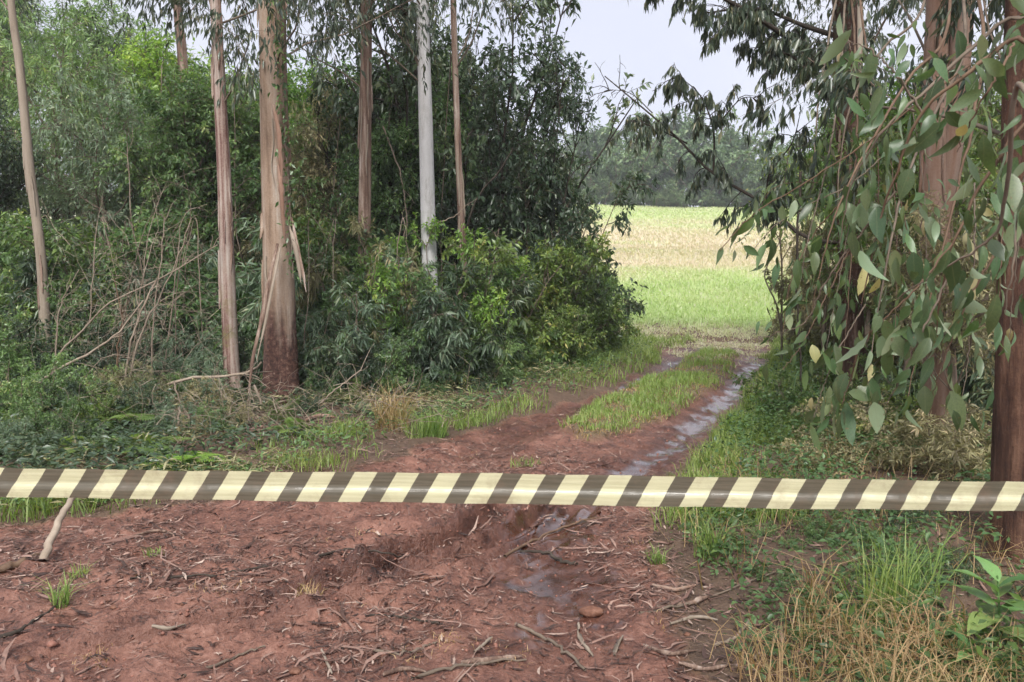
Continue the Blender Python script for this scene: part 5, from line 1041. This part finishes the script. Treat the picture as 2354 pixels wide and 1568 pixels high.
BRANCHES = [  # pixels and depth of the visible run; leaves per branch
    ([(2420, -60, 2.3), (2300, 50, 2.15), (2150, 190, 2.1), (2040, 290, 2.1), (1960, 420, 2.15), (1930, 560, 2.2)], 30, (.1, .95)),
    ([(2440, 20, 2.0), (2330, 90, 1.9), (2220, 170, 1.9), (2120, 260, 1.95), (2060, 400, 2.0), (2010, 560, 2.05), (1980, 700, 2.1)], 32, (.1, .98)),
    ([(2400, 80, 1.6), (2335, 200, 1.55), (2318, 400, 1.6), (2290, 530, 1.65), (2200, 600, 1.7), (2060, 690, 1.8)], 13, (.1, .98)),
    ([(2450, 150, 2.2), (2340, 300, 2.1), (2260, 420, 2.1), (2190, 560, 2.1), (2160, 700, 2.15), (2150, 800, 2.2)], 26, (.2, .98)),
    ([(2420, 260, 2.0), (2350, 420, 1.95), (2330, 600, 1.9), (2310, 720, 1.9)], 12, (.2, 1.)),
    ([(2230, 150, 2.4), (2080, 260, 2.45), (1960, 350, 2.5), (1850, 420, 2.55), (1750, 480, 2.6), (1690, 535, 2.6), (1655, 575, 2.6)], 10, (.5, 1.)),
    ([(2060, 440, 2.1), (1960, 560, 2.15), (1890, 660, 2.2), (1850, 740, 2.25), (1760, 775, 2.3)], 11, (.25, 1.)),
    ([(2190, 560, 2.1), (2090, 680, 2.1), (1990, 780, 2.15), (1950, 880, 2.2), (1935, 930, 2.2)], 20, (.2, 1.)),
    ([(2200, 600, 2.0), (2130, 740, 2.0), (2080, 850, 2.05), (2040, 930, 2.1)], 18, (.2, 1.)),
    ([(2300, 560, 2.2), (2220, 700, 2.2), (2170, 830, 2.2), (2140, 920, 2.25)], 16, (.25, 1.)),
    ([(2400, 380, 2.4), (2350, 520, 2.35), (2330, 660, 2.35), (2320, 780, 2.35)], 16, (.1, 1.)),
    ([(2330, 100, 1.75), (2290, 180, 1.72), (2240, 260, 1.75), (2200, 350, 1.8)], 9, (.2, 1.)),
    ([(2120, 260, 2.0), (2060, 170, 2.0), (1990, 110, 2.05), (1935, 90, 2.1)], 12, (.2, 1.))]
def hang(rt, rorg, BR, seed, roots, nroot, smin, smax, small=(), mats=('twig', 'redtwig'), thick=.008, gl=None):
    for bi, (pp, nl, (ta, tb)) in enumerate(BR):
        rg = RNG(seed+bi); pts = [P(*q_)-rorg for q_ in pp]
        if bi < nroot: pts = roots(bi, pts)
        c = spline(pts, 40); c[1:-1] += rg.normal(0, .0018, (38, 3))
        V, f = tubes(c[None], taper(1, 40, [thick if bi < nroot else .003], [.0012]), 6)
        br = link('branch', mesh_np('branch', V, f, [M[mats[bi % 2]]], smooth=True), rt)
        n0 = 2 if bi < nroot else 0; lo = n0/(len(pts)-1)
        for i in range(nl):
            t = lo+(1-lo)*(ta+(tb-ta)*(i+rg.uniform(0, .8))/nl); p, Tn = along(c[None], A([0]), A([t])); p = p[0]
            off = rg.normal(0, 1, 3)*A([.04, .07, .035]); L = smin*(smax/smin)**(rg.uniform(0, 1)**1.3)*(.62 if bi in small else 1.)
            D = A([rg.normal(0, .42), rg.normal(0, .4), -1.])+Tn[0]*.25; Nn = A([rg.normal(0, .9), rg.normal(-.6, .7), rg.normal(.3, .35)])
            if rg.uniform() < .18: D = A([rg.normal(0, .8), rg.normal(0, .5), -.4])
            me = GY[0] if rg.uniform() < .025 else gl[rg.integers(0, len(gl))]
            orient(link('leaf', me, br), p+off, D, Nn, L)
            
def roots_r(bi, pts):
    q = P(2352, 60, 4.1)-rorg
    return [q+A([0, 0, 1.2+.15*bi]), (q+A([.15, -.1, 1.5]))*.45+.55*(pts[0]+A([0, .3, .55]))]+pts
hang(rt, rorg, [(p_, int(n_*1.26), t_) for p_, n_, t_ in BRANCHES], 900, roots_r, 5, .048, .112, (5, 6), gl=GL)
# branches of the orange-pink tree, a little farther back
ot, oorg = o20[0], A(o20[0].location)
def roots_o(bi, pts):
    q = P(2160, -60, 6.2)-oorg
    return [q+A([0, 0, .2*bi]), q*.55+pts[0]*.45+A([0, 0, .35])]+pts
BR2 = [([(2120, 20, 4.2), (2030, 110, 4.0), (1960, 230, 3.9), (1930, 380, 3.9), (1925, 500, 3.9)], 26, (.05, 1.)),
       ([(2180, 60, 4.0), (2090, 180, 3.7), (2000, 330, 3.5), (1930, 470, 3.4), (1890, 600, 3.4), (1865, 720, 3.4)], 34, (.05, 1.)),
       ([(2220, 80, 3.8), (2150, 260, 3.5), (2080, 420, 3.3), (2040, 600, 3.2), (2010, 760, 3.2), (1995, 900, 3.2)], 40, (.05, 1.)),
       ([(2260, 60, 3.7), (2240, 260, 3.4), (2200, 440, 3.3), (2150, 640, 3.2), (2110, 800, 3.2), (2080, 950, 3.2)], 40, (.05, 1.)),
       ([(2060, 330, 3.5), (1960, 420, 3.5), (1860, 470, 3.5), (1780, 520, 3.5), (1720, 590, 3.5)], 20, (.25, 1.)),
       ([(1960, 560, 3.4), (1900, 680, 3.4), (1850, 780, 3.4), (1800, 850, 3.4)], 16, (.2, 1.)),
       ([(2240, 420, 3.2), (2240, 600, 3.1), (2230, 780, 3.1), (2210, 930, 3.1)], 26, (.05, 1.)),
       ([(2330, 200, 3.4), (2310, 420, 3.2), (2300, 620, 3.1), (2290, 800, 3.1)], 24, (.05, 1.)),
       ([(2010, 200, 3.8), (1950, 140, 3.8), (1900, 110, 3.8)], 10, (.1, 1.)),
       ([(1930, 470, 3.4), (1870, 540, 3.5), (1820, 640, 3.5), (1800, 760, 3.5)], 18, (.1, 1.)), ([(1990, 700, 3.2), (1930, 800, 3.2), (1890, 900, 3.2), (1870, 960, 3.2)], 18, (.1, 1.)), ([(2060, 420, 3.3), (2090, 560, 3.3), (2100, 700, 3.3)], 16, (.1, 1.))]
BR3 = [([(1900, 120, 6.6), (1880, 250, 6.2), (1870, 400, 6.0), (1865, 520, 6.0)], 26, (.05, 1.)), ([(1990, 100, 6.4), (2010, 260, 6.0), (2020, 420, 5.8), (2010, 600, 5.7)], 30, (.05, 1.)),
       ([(1930, 200, 6.4), (1900, 380, 5.8), (1860, 540, 5.6), (1830, 700, 5.5)], 32, (.05, 1.)), ([(1970, 220, 6.2), (1965, 420, 5.6), (1955, 620, 5.4), (1940, 800, 5.3)], 34, (.05, 1.)),
       ([(1960, 480, 5.6), (1930, 640, 5.4), (1900, 800, 5.3), (1885, 900, 5.3)], 26, (.05, 1.)), ([(2040, 300, 5.8), (2060, 500, 5.3), (2060, 700, 5.1), (2050, 880, 5.)], 34, (.05, 1.)), ([(2090, 200, 5.8), (2120, 400, 5.3), (2130, 600, 5.1), (2130, 780, 5.)], 34, (.05, 1.)),
       ([(1880, 420, 6.), (1820, 420, 5.8), (1770, 440, 5.8), (1740, 500, 5.8)], 20, (.2, 1.))]
def roots_d(bi, pts):
    q = P(1945, 20, 8.2)-A(T8.location)
    return [q+A([0, 0, .15*bi-.2]), q*.5+pts[0]*.5+A([0, 0, .3])]+pts
hang(T8, A(T8.location), BR3, 970, roots_d, 4, .07, .14, (), thick=.012, gl=GL2)
hang(ot, oorg, BR2, 950, roots_o, 4, .055, .13, (), thick=.01, gl=GL2)

# ------------------------------------------------------------------ barrier tape
def tape_mat():
    m, n = newmat('barrier_tape')
    uv = N_(n, 'UVMap'); sx = N_(n, 'SeparateXYZ'); n.links.new(uv.outputs[0], sx.inputs[0])
    s = math_(n, 'FRACT', math_(n, 'SUBTRACT', sx.outputs[0], math_(n, 'MULTIPLY', sx.outputs[1], .4)))
    st = math_(n, 'LESS_THAN', s, .535)
    tc = N_(n, 'TexCoord'); mp = N_(n, 'Mapping'); mp.inputs['Scale'].default_value = (6, 6, 160); n.links.new(tc.outputs['Object'], mp.inputs[0])
    no = N_(n, 'TexNoise', i_Scale=1., i_Detail=4.); n.links.new(mp.outputs[0], no.inputs['Vector'])
    ye = ramp(n, [(.35, (.5, .48, .3)), (.65, (.59, .57, .375))], no.outputs['Fac']).outputs[0]
    bl = ramp(n, [(.35, (.088, .077, .054)), (.65, (.13, .114, .082))], no.outputs['Fac']).outputs[0]
    col = mixc(n, st, bl, ye)
    dn = N_(n, 'TexNoise', i_Scale=9., i_Detail=7., i_Roughness=.75); n.links.new(tc.outputs['Object'], dn.inputs['Vector'])
    col = mixc(n, math_(n, 'MULTIPLY', ramp(n, [(.52, (0, 0, 0)), (.75, (1, 1, 1))], dn.outputs['Fac']).outputs[0], .55), col, (.2, .13, .09))
    b = N_(n, 'BsdfPrincipled', i_Roughness=.3); b.inputs['Specular IOR Level'].default_value = .6; n.links.new(col, b.inputs['Base Color'])
    bp = N_(n, 'Bump', i_Strength=.25, i_Distance=.004); n.links.new(no.outputs['Fac'], bp.inputs['Height']); n.links.new(bp.outputs[0], b.inputs['Normal'])
    t = N_(n, 'BsdfTranslucent'); n.links.new(col, t.inputs[0]); ms = N_(n, 'MixShader'); ms.inputs[0].default_value = .12
    n.links.new(b.outputs[0], ms.inputs[1]); n.links.new(t.outputs[0], ms.inputs[2]); out(n, ms.outputs[0]); return m
nU, nV = 1200, 17
uu = np.linspace(-2700, 4700, nU)
vt_ = np.interp(uu, [-2700, -420, 0, 430, 1134, 1800, 2354, 2820, 4700], [1030, 1070, 1076.5, 1084, 1089.5, 1101, 1110.5, 1121, 1160]); vb_ = np.interp(uu, [-2700, -420, 0, 430, 1134, 1800, 2354, 2820, 4700], [1092, 1134, 1142, 1149, 1158, 1169, 1175.5, 1187, 1230])
dep = np.interp(uu, [-2700, -420, 0, 1177, 2354, 2820, 4700], [2.62, 2.36, 2.3, 2.24, 2.1, 2.05, 1.9])
ph = np.interp(uu, [-2700, -420, 14, 430, 1177, 1800, 2354, 2820, 4700], [-29.5, -4.6, 0, 4.41, 12.15, 18.4, 23.75, 28.2, 46.])      # stripe count along the tape
tv = np.linspace(0, 1, nV); V = []; UV = []
vt_ = vt_+1.6*(fbm(uu*.012, uu*0, 5)-.47)+.9*np.sin(uu*.021); vb_ = vb_+2.2*(fbm(uu*.016, uu*0, 6)-.47)+.8*np.sin(uu*.017+2)
crk = (fbm(uu*.05, uu*0+3, 8, 3)-.45)*.004; creases = RNG(3).uniform(-2600, 4600, 60); crd = sum(.0016*np.exp(-((uu-c_)/7.)**2)*(1 if i_ % 2 else -1) for i_, c_ in enumerate(creases))
prof = np.interp(tv, [0, .12, .27, .33, .42, .5, .56, 1], [.0, .0005, .0006, .0, -.0033, -.0067, -.007, -.0066])   # bellied cross-section, bottom to top
for i in range(nU):
    a, b = P(uu[i], vb_[i], dep[i]), P(uu[i], vt_[i], dep[i])
    sag = .0025*math.sin(uu[i]*.011)+.002*math.sin(uu[i]*.031+1)
    for j in range(nV):
        p = a+(b-a)*tv[j]; p[1] -= prof[j]+sag*.4+crk[i]*math.sin(3.1*tv[j])+crd[i]*(.4+tv[j]); V.append(p); UV.append((ph[i], tv[j]))
i = np.arange(nU*nV).reshape(nU, nV); q = np.stack([i[:-1, :-1], i[1:, :-1], i[1:, 1:], i[:-1, 1:]], -1).reshape(-1, 4)
tag(link('barrier_tape', mesh_np('barrier_tape', A(V), [q], [tape_mat()], smooth=True, uv=A(UV))), 'yellow and black striped barrier tape stretched across the whole track', 'barrier tape')

# ------------------------------------------------------------------ damp air over the field
hv = A([[x, y, z] for z in (-2.5, 26.) for y in (-95., 1600.) for x in (-560., 560.)])
hf = A([[0, 2, 3, 1], [4, 5, 7, 6], [0, 1, 5, 4], [2, 6, 7, 3], [0, 4, 6, 2], [1, 3, 7, 5]])
hm, hn = newmat('haze'); pv = N_(hn, 'VolumePrincipled', i_Density=.0012); pv.inputs['Color'].default_value = (.93, .95, 1, 1)
ho = hn.nodes.new('ShaderNodeOutputMaterial'); hn.links.new(pv.outputs[0], ho.inputs['Volume'])
tag(link('haze', mesh_np('haze', hv, [hf], [hm])), 'thin damp haze over the whole place', 'haze', kind='stuff')
sc.cycles.volume_bounces = 0
